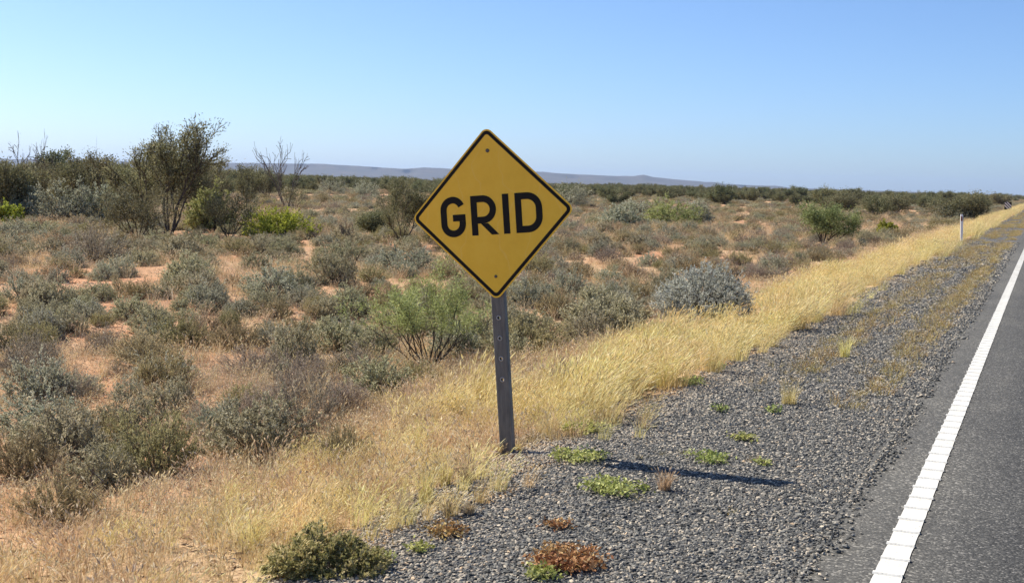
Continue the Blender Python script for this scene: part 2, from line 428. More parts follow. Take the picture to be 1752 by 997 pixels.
def stone_mat():
    m, nt, out = new_mat('crushed_stone')
    oi = N(nt, 'ShaderNodeObjectInfo')
    tint = N(nt, 'ShaderNodeAttribute', attribute_name='tint', attribute_type='INSTANCER')
    a = ramp(nt, oi.outputs['Random'], [(0, (.037, .038, .036)), (.35, (.080, .081, .076)), (.62, (.15, .148, .134)), (.8, (.26, .245, .21)), (1, (.47, .40, .30))])
    b = ramp(nt, oi.outputs['Random'], [(0, (.14, .12, .095)), (.4, (.28, .245, .19)), (.8, (.42, .36, .28)), (1, (.50, .36, .22))])
    c = mixc(nt, tint.outputs['Fac'], a, b)
    p = N(nt, 'ShaderNodeBsdfPrincipled'); p.inputs['Roughness'].default_value = .75; p.inputs['Specular IOR Level'].default_value = .35
    nt.links.new(c, p.inputs['Base Color']); nt.links.new(p.outputs[0], out.inputs[0])
    return m

def asphalt_mat():
    m, nt, out = new_mat('asphalt')
    tc = N(nt, 'ShaderNodeTexCoord'); v = tc.outputs['Object']
    vo = N(nt, 'ShaderNodeTexVoronoi'); vo.inputs['Scale'].default_value = 95; nt.links.new(v, vo.inputs['Vector'])
    sep = N(nt, 'ShaderNodeSeparateColor'); nt.links.new(vo.outputs['Color'], sep.inputs[0])
    c = ramp(nt, sep.outputs[0], [(0, (.026, .026, .024)), (.5, (.050, .050, .047)), (.85, (.080, .079, .073)), (1, (.20, .195, .18))])
    w = ramp(nt, noise(nt, .9, 5, .6, v), [(.3, (.82, .82, .83)), (.7, (1.15, 1.14, 1.12))])
    c = mixc(nt, 1.0, c, w, 'MULTIPLY')
    mp = N(nt, 'ShaderNodeMapping'); mp.inputs['Scale'].default_value = (2.2, .10, 1); nt.links.new(v, mp.inputs['Vector'])
    lane = ramp(nt, noise(nt, 1.0, 4, .55, mp.outputs[0]), [(.3, (.78, .78, .79)), (.7, (1.25, 1.23, 1.2))])
    c = mixc(nt, 1.0, c, lane, 'MULTIPLY')
    p = N(nt, 'ShaderNodeBsdfPrincipled'); p.inputs['Roughness'].default_value = .8; p.inputs['Specular IOR Level'].default_value = .3
    nt.links.new(c, p.inputs['Base Color'])
    b = N(nt, 'ShaderNodeBump'); b.invert = True; b.inputs['Strength'].default_value = .8; b.inputs['Distance'].default_value = .005
    nt.links.new(vo.outputs['Distance'], b.inputs['Height']); nt.links.new(b.outputs[0], p.inputs['Normal'])
    nt.links.new(p.outputs[0], out.inputs[0])
    return m

def paint_mat():
    m, nt, out = new_mat('road_paint')
    tc = N(nt, 'ShaderNodeTexCoord'); v = tc.outputs['Object']
    w = noise(nt, 70, 3, .7, v); g = noise(nt, 2.5, 4, .6, v)
    c = ramp(nt, w, [(.30, (.30, .295, .27)), (.40, (.66, .65, .60)), (.6, (.76, .75, .70))])
    d = ramp(nt, g, [(.3, (.78, .765, .73)), (.7, (.98, .98, .98))])
    c = mixc(nt, 1.0, c, d, 'MULTIPLY')
    p = N(nt, 'ShaderNodeBsdfPrincipled'); p.inputs['Roughness'].default_value = .6
    nt.links.new(c, p.inputs['Base Color'])
    b = N(nt, 'ShaderNodeBump'); b.inputs['Strength'].default_value = .5; b.inputs['Distance'].default_value = .003
    nt.links.new(w, b.inputs['Height']); nt.links.new(b.outputs[0], p.inputs['Normal'])
    nt.links.new(p.outputs[0], out.inputs[0])
    return m

M['ground'] = ground_mat(); M['gravel'] = gravel_mat(); M['stone'] = stone_mat(); M['asphalt'] = asphalt_mat(); M['paint'] = paint_mat()

# ------------------------------------------------------------------ the ground, road and hills
def spaced(fine0, fine1, step, lo, hi, grow=1.25):
    a = list(np.arange(fine0, fine1 + 1e-6, step))
    s = step
    while a[-1] < hi: s *= grow; a.append(min(a[-1] + s, hi))
    s = step; b = [a[0]]
    while b[-1] > lo: s *= grow; b.append(max(b[-1] - s, lo))
    return np.array(b[::-1][:-1] + a)

def sheet(xs, ys, zf):
    X, Y = np.meshgrid(xs, ys, indexing='ij'); Z = zf(X, Y)
    V = np.stack([X, Y, Z], -1).reshape(-1, 3)
    idx = np.arange(len(xs) * len(ys)).reshape(len(xs), len(ys))
    Fc = np.stack([idx[:-1, :-1], idx[1:, :-1], idx[1:, 1:], idx[:-1, 1:]], -1).reshape(-1, 4)
    return Geo().add(V, Fc)

FAR = 13000
gx = np.unique(np.concatenate([spaced(-45, -2.6, .3, -FAR, -2.6), spaced(-2.6, 10.6, .3, -2.6, FAR), [-5.4, -4.6, -3.1, -2.7, -.86, -.80, 6.6, 6.66]]))
gy = spaced(-4, 70, .4, -FAR, FAR)
def soil_z(X, Y):
    return ground_z(X, Y) - .03 * ((X > -2.42) & (X < -.80)) - .03 * ((X > 6.5) & (X < 8.3))
gx = np.unique(np.concatenate([gx, [-2.43, -2.41, -.81, 8.29, 8.31]]))
g = sheet(gx, gy, soil_z)
tag(link('ground', build_mesh('ground', g, [M['ground']], smooth=True)), 'red sandy ground of the scrub plain', 'ground', kind='structure')

ys = np.concatenate([np.arange(-6, 60, .12), spaced(60, 61, .5, 60, 1500)[1:]])
def strip(x0, x1, zoff, j0, j1, n=4, seed=1):
    """a strip along the road whose two long edges wander by j0 and j1"""
    e0 = x0 + j0 * (vnoise(ys, ys * 0, .35, seed) + .7 * vnoise(ys, ys * 0, 1.6, seed + 1) - .85); e1 = x1 + j1 * (vnoise(ys, ys * 0, .3, seed + 2) + .7 * vnoise(ys, ys * 0, 1.4, seed + 3) - .85)
    u = np.linspace(0, 1, n)
    X = e0[None, :] * (1 - u[:, None]) + e1[None, :] * u[:, None]; Y = np.broadcast_to(ys, X.shape)
    Z = ground_z(X, Y) + zoff if zoff is not None else np.zeros_like(X)
    idx = np.arange(X.size).reshape(X.shape)
    Fc = np.stack([idx[:-1, :-1], idx[1:, :-1], idx[1:, 1:], idx[:-1, 1:]], -1).reshape(-1, 4)
    return Geo().add(np.stack([X, Y, Z], -1).reshape(-1, 3), Fc)

tag(link('gravel_shoulder', build_mesh('gravel_shoulder', strip(-2.66, -.84, .006, .3, 0, 26, 3), [M['gravel']], smooth=True)), 'grey gravel shoulder between grass verge and asphalt', 'shoulder', kind='structure')
tag(link('gravel_shoulder', build_mesh('gravel_shoulder_far_side', strip(6.60, 8.6, .006, 0, .35, 26, 9), [M['gravel']], smooth=True)), 'grey gravel shoulder on the far side of the road', 'shoulder', kind='structure')
rg = strip(-.87, 6.63, None, .05, .05, 10, 5)
# a low edge to the asphalt
road = link('road', build_mesh('road', rg, [M['asphalt']], smooth=True)); tag(road, 'dark grey asphalt road', 'road', kind='structure')
sol = road.modifiers.new('thickness', 'SOLIDIFY'); sol.thickness = .025; sol.offset = -1

ys_keep = ys
def line_strip(x0, x1, z, y0, y1, step=.1, jit=.004, seed=3):
    yy = np.concatenate([np.arange(y0, min(y1, 40), step), np.arange(40, y1, 2.0)]) if y1 > 40 else np.arange(y0, y1, step)
    e0 = x0 + jit * (RNG.random(len(yy)) - .5); e1 = x1 + jit * (RNG.random(len(yy)) - .5)
    V = np.concatenate([np.stack([e0, yy, np.full(len(yy), z)], 1), np.stack([e1, yy, np.full(len(yy), z)], 1)])
    n = len(yy); i = np.arange(n - 1)
    return Geo().add(V, np.stack([i, i + n, i + n + 1, i + 1], 1))

def rib_geo(w, l, h):
    g = Geo(); xs = [-w / 2, w / 2]; prof = [(-l / 2, 0), (-l * .28, h), (l * .28, h), (l / 2, 0)]
    V = [(x * (1 if z == 0 else .98), y, z) for x in xs for y, z in prof]
    g.add(V, [[0, 1, 2, 3], [7, 6, 5, 4]]); g.add(V, [[0, 4, 5, 1], [1, 5, 6, 2], [2, 6, 7, 3]])
    return g

edge = link('edge_line', build_mesh('edge_line', line_strip(-.585, -.47, .004, -4, 1400), [M['paint']])); tag(edge, 'white painted edge line with raised ribs', 'road marking', kind='structure')
rib_me = build_mesh('rib', rib_geo(.124, .034, .0078), [M['paint']])
for i in range(90):
    o = link('rib', rib_me, edge, (-.5285 + random.Random(i).uniform(-.003, .003), 2.0 + i * .25, .0045))
rest = Geo()
for i in range(500):
    rb = rib_geo(.124, .034, .0078); rb.v = [v + np.array([-.5285, 24.5 + i * .25, .0045]) for v in rb.v]; rest.merge(rb)
tag(link('ribs_far', build_mesh('ribs_far', rest, [M['paint']]), edge), kind='stuff')
tag(link('edge_line', build_mesh('edge_line_far_side', line_strip(6.25, 6.37, .004, -4, 1400), [M['paint']])), 'white edge line on the far side of the road', 'road marking', kind='structure')
cl = Geo()
for k in range(60): cl.merge(line_strip(2.84, 2.94, .004, -3 + k * 12, k * 12, .1))
tag(link('centre_line', build_mesh('centre_line', cl, [M['paint']])), 'broken white centre line of the road', 'road marking', kind='structure')

# distant mesas: crest heights in pixels over the level horizon
prof_x = np.array([-900, -300, 0, 250, 430, 470, 550, 600, 650, 690, 720, 760, 800, 850, 900, 925, 960, 1000, 1050, 1078, 1094, 1112, 1150, 1200, 1212, 1235, 1290, 1320, 1345, 1420, 1500, 1600, 1752, 2100, 2700])
prof_y = np.array([18, 18, 19, 21, 24, 25, 26, 24, 22, 21, 24.5, 24, 20, 21, 22, 22, 20, 19, 18, 19, 22.5, 18, 14.5, 11, 11.5, 8.5, 7, 7.5, 4.5, 3.2, 3.6, 2.4, 2.2, 3, 4])
def hills():
    D0 = 8000.0
    px = np.arange(-800, 2600, 5.0)
    hp = np.interp(px, prof_x, prof_y) + .8 * (vnoise(px, px * 0, 22, 4) - .5) + .5 * (vnoise(px, px * 0, 8, 5) - .5)
    rows = [(-1500, 0.0), (-1100, .10), (-760, .24), (-480, .42), (-260, .66), (-110, .9), (0, 1.0), (180, 1.02), (700, .95), (1600, .4), (2400, 0.0)]
    ang = np.arctan((px - W_PX / 2) / F_PX)
    dirx = -np.sin(YAW - ang); diry = np.cos(YAW - ang)
    V = []
    for dd, k in rows:
        gul = (vnoise(px, np.full_like(px, dd), 26, 8) - .5) * 2
        r = (D0 + dd + 120 * gul * (1 if dd < 0 else 0)) / np.cos(ang)
        hgt = hp / F_PX * D0 * .86
        z = hgt * np.clip(k + 0.05 * gul * (1 if 0 < k < .95 else 0), 0, 1.05) + 1.2 if k > 0 else np.full_like(px, -1.5)
        V.append(np.stack([r * dirx, r * diry, z], 1))
    V = np.array(V); n = len(px); idx = np.arange(V.shape[0] * n).reshape(V.shape[0], n)
    Fc = np.stack([idx[:-1, :-1], idx[:-1, 1:], idx[1:, 1:], idx[1:, :-1]], -1).reshape(-1, 4)
    return Geo().add(V.reshape(-1, 3), Fc)
M['hill'] = plain_mat('hill_scrub', [(.35, (.06, .055, .045)), (.6, (.085, .072, .058)), (.8, (.14, .105, .08))], .006, .95, spec=.1)
tag(link('hills', build_mesh('hills', hills(), [M['hill']], smooth=True)), 'low flat-topped blue hills along the horizon', 'hills', kind='structure')

# ------------------------------------------------------------------ scatter of uncountable stuff
def scatter(name, variants, mats, pts, rotz, scale, idx, label, cat, tilt=None, tint=None, smooth=False):
    """one object: its mesh holds the variants and one loose vertex for each copy; its nodes set a variant on every loose vertex"""
    g = Geo(); grp = []
    for i, v in enumerate(variants):
        g.merge(v); grp.append(np.full(v.n, i + 1))
    pts = np.asarray(pts, float); n = len(pts)
    me = build_mesh(name, g, mats, smooth, extra_points=pts)
    grp = np.concatenate(grp + [np.zeros(n)]).astype(np.int32); pre = g.n
    a = me.attributes.new('grp', 'INT', 'POINT'); a.data.foreach_set('value', grp)
    rot = np.zeros((pre + n, 3)); rot[pre:, 2] = rotz
    if tilt is not None: rot[pre:, 0] = tilt
    a = me.attributes.new('rot', 'FLOAT_VECTOR', 'POINT'); a.data.foreach_set('vector', rot.astype(np.float32).ravel())
    scl = np.ones((pre + n, 3)); scl[pre:] = np.asarray(scale).reshape(n, -1)
    a = me.attributes.new('scl', 'FLOAT_VECTOR', 'POINT'); a.data.foreach_set('vector', scl.astype(np.float32).ravel())
    pk = np.zeros(pre + n, np.int32); pk[pre:] = idx
    a = me.attributes.new('pick', 'INT', 'POINT'); a.data.foreach_set('value', pk)
    tn = np.zeros(pre + n, np.float32); tn[pre:] = 0 if tint is None else tint
    a = me.attributes.new('tint', 'FLOAT', 'POINT'); a.data.foreach_set('value', tn)
    o = link(name, me)
    ng = bpy.data.node_groups.new(name + '_scatter', 'GeometryNodeTree')
    ng.interface.new_socket('Geometry', in_out='INPUT', socket_type='NodeSocketGeometry')
    ng.interface.new_socket('Geometry', in_out='OUTPUT', socket_type='NodeSocketGeometry')
    nd = ng.nodes; lk = ng.links
    gi = nd.new('NodeGroupInput'); go = nd.new('NodeGroupOutput')
    def attr(nm, t):
        x = nd.new('GeometryNodeInputNamedAttribute'); x.data_type = t; x.inputs['Name'].default_value = nm
        return x.outputs['Attribute']
    gg = attr('grp', 'INT')
    cmp_ = nd.new('FunctionNodeCompare'); cmp_.data_type = 'INT'; cmp_.operation = 'EQUAL'
    ins = [s for s in cmp_.inputs if s.type == 'INT']; lk.new(gg, ins[0]); ins[1].default_value = 0
    sp = nd.new('GeometryNodeSeparateGeometry'); sp.domain = 'POINT'
    lk.new(gi.outputs[0], sp.inputs['Geometry']); lk.new(cmp_.outputs[0], sp.inputs['Selection'])
    si = nd.new('GeometryNodeSplitToInstances'); si.domain = 'POINT'
    lk.new(sp.outputs['Inverted'], si.inputs['Geometry']); lk.new(gg, si.inputs['Group ID'])
    ip = nd.new('GeometryNodeInstanceOnPoints')
    lk.new(sp.outputs['Selection'], ip.inputs['Points']); lk.new(si.outputs[0], ip.inputs['Instance'])
    ip.inputs['Pick Instance'].default_value = True
    lk.new(attr('pick', 'INT'), ip.inputs['Instance Index']); lk.new(attr('rot', 'FLOAT_VECTOR'), ip.inputs['Rotation']); lk.new(attr('scl', 'FLOAT_VECTOR'), ip.inputs['Scale'])
    lk.new(ip.outputs[0], go.inputs[0])
    mo = o.modifiers.new('scatter', 'NODES'); mo.node_group = ng
    tag(o, label, cat, kind='stuff')
    return o

def in_view(X, Y, margin=120, far_min=2.0):
    x, y, d = proj(X, Y, ground_z(X, Y) + .2)
    return (d > far_min) & (x > -margin) & (x < W_PX + margin) & (y < H_PX + 170)

def jgrid(x0, x1, y0, y1, cell, rng, jit=1.0):
    X, Y = np.meshgrid(np.arange(x0, x1, cell), np.arange(y0, y1, cell), indexing='ij')
    return (X + jit * (rng.random(X.shape) - .5) * cell).ravel(), (Y + jit * (rng.random(X.shape) - .5) * cell).ravel()

# --- gravel
def stone(rng):
    bm = bmesh.new(); bmesh.ops.create_icosphere(bm, subdivisions=1, radius=.5)
    V = np.array([v.co[:] for v in bm.verts]); Fc = np.array([[v.index for v in f.verts] for f in bm.faces]); bm.free()
    V *= 1 + .28 * rng.normal(size=(len(V), 1)); V *= np.array([1.15, .85, .62])
    return Geo().add(V, Fc)
rng = np.random.default_rng(21)
sv = [stone(rng) for _ in range(9)]
PX, PY, PS = [], [], []
for y0, y1, cell, sz in ((3.6, 9.5, .0165, .0195), (9.5, 15, .021, .023), (15, 26, .032, .030), (26, 48, .06, .045)):
    X, Y = jgrid(-3.5, -.70, y0, y1, cell, rng, 1.4)
    lim = np.where(Y < 8.6, -3.05, -2.74) - .5 * (vnoise(X, Y, .5, 31) - .5) - .5 * (vnoise(X, Y, 1.7, 32) - .5)
    ed = -.845 + .10 * (vnoise(X, Y, .25, 33) - .5)
    k = (X > lim - .18 * rng.random(len(X)) ** 2) & (X < ed + .10 * rng.random(len(X)) ** 3) & in_view(X, Y, 250, 1.5)
    PX.append(X[k]); PY.append(Y[k]); PS.append(sz * .94 * (.45 + .55 * rng.random(k.sum()) + .75 * rng.random(k.sum()) ** 5))
X = np.concatenate(PX); Y = np.concatenate(PY); S = np.concatenate(PS)
zz = np.where(X > -.86, .004, ground_z(X, Y) + .006) + S * .12 * rng.random(len(X))
tint = (rng.random(len(X)) < np.clip(.06 + .9 * np.clip((-2.2 - X + .5 * (vnoise(X, Y, .6, 35) - .5)) / .7, 0, 1), 0, 1)).astype(float)
scatter('gravel', sv, [M['stone']], np.stack([X, Y, zz], 1), rng.random(len(X)) * 6.28, S, rng.integers(0, 9, len(X)),
        'loose crushed grey stones covering the road shoulder', 'gravel', tilt=rng.normal(size=len(X)) * .5, tint=tint)

# --- bare red patches of the plain (from the photograph) where little grows
BARE = []
for px, py, wx, wy in ((130, 492, 190, 26), (20, 505, 90, 24), (240, 480, 120, 22), (590, 612, 90, 24), (115, 785, 90, 26), (330, 690, 110, 18), (600, 500, 110, 16), (720, 490, 90, 16),
                       (960, 560, 110, 14), (1310, 345, 90, 5), (640, 540, 70, 14), (1080, 445, 70, 10), (300, 640, 40, 10), (900, 545, 60, 16), (560, 660, 60, 14), (1330, 440, 60, 8)):
    x, y, z, d = at(px, py); BARE.append((x, y, wx * d / F_PX * .5, wy * d * d / (F_PX * 2.0) * .5))
cyaw, syaw = math.cos(YAW), math.sin(YAW)
def bare(X, Y):
    r = np.zeros(np.shape(X))
    for bx, by, a, b in BARE:
        dx = X - bx; dy = Y - by
        ux = dx * cyaw + dy * syaw; uy = -dx * syaw + dy * cyaw
        r = np.maximum(r, 1.25 - np.sqrt((ux / a) ** 2 + (uy / b) ** 2))
    return np.clip(r * 2, 0, 1)

# --- grasses
rng = np.random.default_rng(5)
tall = [grass_geo(rng, 70, .46, .10, .0042, .30, (.25, .10), .55, (.07, .010), 5) for _ in range(5)] + [grass_geo(rng, 34, .40, .07, .0042, .55, (.30, .12), .4, (.06, .010), 5) for _ in range(4)]
X, Y = [], []
for y0, y1, cell in ((2.5, 16, .105), (16, 40, .15), (40, 150, .30), (150, 420, .6)):
    a, b = jgrid(-5.4, -2.3, y0, y1, cell, rng); X.append(a); Y.append(b)
X = np.concatenate(X); Y = np.concatenate(Y)
e_r = -2.80 - .6 * (vnoise(X, Y, .38, 41) - .5) - .75 * (vnoise(X, Y, 2.2, 42) - .5) + .5 * rng.random(len(X)) ** 8
e_l = -4.55 - .7 * (vnoise(X, Y, .8, 43) - .5) - .6 * (vnoise(X, Y, 3, 44) - .5)
a, b = jgrid(8.5, 11.2, 30, 420, .55, rng); X = np.concatenate([X, a]); Y = np.concatenate([Y, b]); e_r = np.concatenate([e_r, a + 1]); e_l = np.concatenate([e_l, a - 1])
nearsign = np.maximum(np.exp(-((X + 2.8) ** 2 + ((Y - 7.2) * .55) ** 2) / .12), np.exp(-((X + 3.02) ** 2 + (Y - 7.28) ** 2) / .10))
tus = vnoise(X, Y, .42, 45) * .6 + vnoise(X, Y, 1.4, 49) * .4
dens = np.where(Y < 8.2, .42, .95) * np.clip((tus - .36) * 5, .07, 1) * np.clip((X + 5.0) / .9, .25, 1)
k = (X < e_r) & (X > e_l) & (rng.random(len(X)) < dens) & (nearsign < .5) & in_view(X, Y, 200)
X, Y = X[k], Y[k]
sc_ = (.55 + .55 * rng.random(len(X))) * np.where(Y < 8.5, .62, 1.0) * (.30 + 1.1 * (vnoise(X, Y, .5, 46) * .55 + vnoise(X, Y, 1.6, 50) * .45)) * np.where(Y > 150, 1.8, np.where(Y > 40, 1.35, 1.0))
scatter('roadside_grass', tall, [M['gold'], M['seed_gold']], np.stack([X, Y, ground_z(X, Y)], 1), rng.normal(size=len(X)) * .5, sc_, rng.integers(0, 9, len(X)),
        'tall golden dry grass growing along the verge', 'grass', tint=np.clip((vnoise(X, Y, 1.1, 47) * .6 + vnoise(X, Y, .35, 48) * .4 - .42) * 2.6, 0, 1) * np.where(Y < 9, 1, .5))

short = [grass_geo(rng, 46, .13, .10, .0045, .7, (0, 0), .5, (.026, .007), 4) for _ in range(7)] + [grass_geo(rng, 30, .24, .07, .004, .45, (0, 0), .8, (.030, .008), 4) for _ in range(5)]
X, Y = [], []
for x0, x1, y0, y1, cell in ((-14, -2.7, 2, 16, .13), (-26, -4.2, 8, 30, .24), (-60, -4.4, 22, 70, .42), (-110, -4.4, 60, 130, .8)):
    a, b = jgrid(x0, x1, y0, y1, cell, rng); k = (np.hypot(a, b) < y1) & (np.hypot(a, b) >= y0); X.append(a[k]); Y.append(b[k])
X = np.concatenate(X); Y = np.concatenate(Y)
pat = np.clip((vnoise(X, Y, 2.6, 51) * .6 + vnoise(X, Y, .9, 52) * .4 - .45) * 4.0, 0, 1)
gd = .30 + .65 * pat + .6 * np.clip((X + 5.6) / 1.2, 0, 1)
k = (rng.random(len(X)) < gd * (1 - .93 * bare(X, Y))) & in_view(X, Y, 200) & (X < np.where(Y < 9, -2.95, -3.9) + .5 * (vnoise(X, Y, .6, 53) - .5))
X, Y = X[k], Y[k]
d = np.hypot(X, Y)
scatter('dry_grass', short, [M['straw'], M['seed']], np.stack([X, Y, ground_z(X, Y)], 1), rng.random(len(X)) * 6.28, (.6 + .7 * rng.random(len(X))) * np.clip(.8 + d / 60, .8, 1.9),
        rng.integers(0, 12, len(X)), 'short straw-coloured grass with pale seed heads between the shrubs', 'grass', tint=np.clip((vnoise(X, Y, .9, 54) * .6 + vnoise(X, Y, .3, 55) * .4 - .4) * 2.5, 0, 1))

# litter: fallen twigs, dry leaves and crumbs of earth
lit = []
for _ in range(6):
    gl = Geo(); n = 26
    P = np.stack([rng.normal(size=n) * .12, rng.normal(size=n) * .12, np.full(n, .006) + .01 * rng.random(n)], 1)
    leaves(gl, P, unit(rng.normal(size=(n, 3)) * np.array([1, 1, .12])), .05 * (.5 + rng.random(n)), .010, rng, 0)
    lit.append(gl)
X, Y = jgrid(-20, -3.0, 2, 24, .26, rng); k = in_view(X, Y, 150) & (np.hypot(X, Y) < 24) & (rng.random(len(X)) < .75); X, Y = X[k], Y[k]
scatter('leaf_litter', lit, [M['litter']], np.stack([X, Y, ground_z(X, Y)], 1), rng.random(len(X)) * 6.28, .6 + .8 * rng.random(len(X)), rng.integers(0, 6, len(X)), 'fallen twigs and dry leaves on the red soil', 'litter')

# ------------------------------------------------------------------ shrubs of the plain
rng = np.random.default_rng(11)
KINDS = {
    'saltbush':   dict(n=6, leaf='salt', a=dict(nstem=170, nsub=6, nleaf=12, leaf=(.032, .016), spread=88, upright=.2, bare=.6, lump=.26, sub_len=.085, jitter=.75)),
    'bluebush':   dict(n=5, leaf='blue', a=dict(nstem=170, nsub=6, nleaf=12, leaf=(.030, .015), spread=89, upright=.15, bare=.6, lump=.3, sub_len=.085, jitter=.75)),
    'wiry_shrub': dict(n=6, leaf='olive', a=dict(nstem=130, nsub=7, nleaf=12, leaf=(.034, .011), spread=74, upright=.55, bare=.45, lump=.3, sub_len=.11, H=.60, jitter=.45)),
    'dead_shrub': dict(n=4, leaf='dead', a=dict(nstem=110, nsub=9, nleaf=8, leaf=(.034, .008), spread=82, upright=.35, bare=.4, lump=.32, sub_len=.12, stem_r=.005, jitter=.6)),
    'tan_shrub':  dict(n=5, leaf='tan', a=dict(nstem=130, nsub=7, nleaf=11, leaf=(.032, .012), spread=86, upright=.3, bare=.5, lump=.32, sub_len=.10, H=.5, jitter=.6)),
}
for kn, kd in KINDS.items():
    kd['geo'] = [shrub_geo(rng, **kd['a']) for _ in range(kd['n'])]
    kd['me'] = [(build_mesh('branches', b, [M['twig']]), build_mesh('foliage', f, [M[kd['leaf']]])) for b, f in kd['geo']]
    kd['h'] = kd['a'].get('H', .55) * 1.05

def put_shrub(kind, var, x, y, w, h, label, group=None, cat='shrub', rz=None):
    kd = KINDS[kind]; b, f = kd['me'][var % kd['n']]
    root = link(kind, None, None, (x, y, float(ground_z(x, y)) - .01), (0, 0, RNG.random() * 6.28 if rz is None else rz), (w / 1.08, w / 1.08, h / kd['h']))
    root.empty_display_size = .1
    link('branches', b, root); link('foliage', f, root)
    tag(root, label, cat, group)
    return root

PLACED = []    # (x, y, radius) of everything set by hand
def px_size(px, py, w, h):
    x, y, z, d = at(px, py)
    return x, y, w * d / F_PX, h * d / F_PX

HAND = [  # kind, base pixel, width, height, label
    ('wiry_shrub', 40, 818, 118, 78, 'olive wiry shrub with a dark base beside bare red sand at the verge'),
    ('wiry_shrub', 108, 888, 135, 72, 'low green-grey wiry shrub beside a bare forked stick near the verge'),
    ('wiry_shrub', 272, 812, 150, 105, 'tall olive-grey wiry shrub at the edge of the straw grass'),
    ('saltbush', 440, 780, 185, 100, 'wide green-grey saltbush sprawling at the edge of the straw grass'),
    ('dead_shrub', 525, 745, 130, 105, 'dark grey leafless twiggy shrub against the wide green-grey saltbush'),
    ('wiry_shrub', 205, 772, 75, 62, 'small olive shrub behind the tall olive-grey wiry shrub'),
    ('bluebush', 78, 742, 170, 62, 'low spreading blue-grey shrub behind the bare red sand'),
    ('dead_shrub', 345, 722, 60, 32, 'silver-grey dead shrub beside the wide green-grey saltbush'),
    ('saltbush', 303, 690, 62, 45, 'small dark saltbush standing over a strip of bare red soil'),
    ('bluebush', 68, 577, 78, 50, 'dark rounded blue-green shrub amid straw seed heads'),
    ('saltbush', 500, 632, 85, 82, 'upright olive saltbush over a patch of bare orange soil'),
    ('dead_shrub', 428, 642, 100, 50, 'purple-grey dead shrub beside the upright olive saltbush'),
    ('saltbush', 645, 672, 120, 62, 'olive-grey saltbush just in front of the feathery green bush'),
    ('saltbush', 585, 600, 115, 60, 'grey-olive saltbush beside the feathery green bush'),
    ('saltbush', 325, 484, 95, 50, 'rounded green-grey saltbush beside the bare sand flat'),
    ('bluebush', 462, 506, 105, 50, 'rounded pale blue-green shrub amid the grey saltbushes'),
    ('saltbush', 570, 486, 80, 56, 'dark grey-green saltbush behind the feathery green bush'),
    ('bluebush', 685, 468, 118, 42, 'low wide blue-green shrub at the foot of the olive mulga'),
    ('wiry_shrub', 905, 606, 150, 58, 'low dark olive shrub just behind the sign post'),
    ('saltbush', 1140, 508, 60, 50, 'small green saltbush leaning on the blue-grey dome shrub'),
    ('dead_shrub', 160, 448, 115, 62, 'wide purple-grey dead shrub beyond the bare sand flat'),
    ('saltbush', 60, 402, 120, 24, 'long low grey saltbush in front of the pale bushes'),
    ('saltbush', 310, 442, 85, 40, 'pale saltbush at the foot of the tall mulga tree'),
    ('saltbush', 445, 432, 62, 32, 'rounded saltbush in front of the yellow-green bush'),
    ('dead_shrub', 975, 655, 90, 40, 'grey twiggy shrub sunk in the golden grass beside the sign post'),
    ('wiry_shrub', 590, 790, 110, 60, 'grey-green wiry shrub at the inner edge of the verge'),
]
for i, (kind, px, py, w, h, lab) in enumerate(HAND):
    x, y, wm, hm = px_size(px, py, w, h)
    put_shrub(kind, i, x, y, wm, hm, lab); PLACED.append((x, y, wm * .5))

def hand_thing(name, px, py, wd, cr, wmat, cmat, label, cat, parts=('trunk', 'crown'), group=None, rz=0.0, rad=None):
    x, y, z, d = at(px, py)
    root = link(name, None, None, (x, y, z - .01), (0, 0, rz)); root.empty_display_size = .2
    link(parts[0], build_mesh(parts[0], wd, [wmat]), root)
    if cr is not None and cr.n: link(parts[1], build_mesh(parts[1], cr, [cmat]), root)
    tag(root, label, cat, group)
    PLACED.append((x, y, rad if rad else .4))
    return root

# the feathery bush behind the sign
rng = np.random.default_rng(33)
x, y, wm, hm = px_size(737, 630, 232, 182)
b, f = tree_geo(rng, H=hm, W=wm, stems=15, levels=4, kids=3, nleaf=22, floor=.42, leaf=(.055, .0075), lean=.95, first=.40, cluster=.03, rad=.011, up_pull=.22, fork=.5, shrink=.62)
hand_thing('feathery_bush', 735, 628, b, f, M['bark'], M['feather'], 'feathery bright green bush with bare fanned stems behind the sign', 'bush', ('stems', 'foliage'), rad=wm * .5)

# --- trees and large bushes of the left and the middle distance
def tree(name, px, py, w, h, label, cat='tree', leafm='mulga', seed=1, group=None, woodm='bark', **kw):
    rng = np.random.default_rng(seed)
    x, y, wm, hm = px_size(px, py, w, h)
    args = dict(H=hm, W=wm, rad=.03 * hm / 2.5); args.update(kw)
    wd, cr = tree_geo(rng, **args)
    return hand_thing(name, px, py, wd, cr, M[woodm], M[leafm], label, cat, group=group, rz=seed * .7, rad=wm * .42)

tree('mulga_tree', 288, 402, 225, 194, 'tall dark mulga tree with an airy crown rising above the horizon', seed=3, stems=5, levels=5, kids=3, nleaf=20, leafy_from=3, leaf=(.085, .026), rmin=.010, lean=.6, first=.30, cluster=.07, fork=.5)
tree('mulga_tree', 235, 416, 140, 105, 'low dark many-stemmed tree leaning at the foot of the tall mulga', seed=4, stems=8, levels=4, kids=3, nleaf=16, leafy_from=2, leaf=(.07, .020), lean=.9, first=.3, cluster=.08, up_pull=.1)
tree('mulga_tree', 392, 408, 115, 95, 'dark tangled tree beside the yellow-green bush', seed=5, stems=7, levels=4, kids=3, nleaf=14, leafy_from=2, leaf=(.07, .020), lean=.8, first=.3, cluster=.09, up_pull=.1)
tree('mulga_tree', 688, 424, 128, 112, 'open olive mulga with forked dark trunk half behind the sign', seed=6, stems=4, levels=5, kids=2, nleaf=60, floor=.3, leafy_from=3, rmin=.012, leaf=(.07, .020), lean=.6, first=.32, cluster=.12)
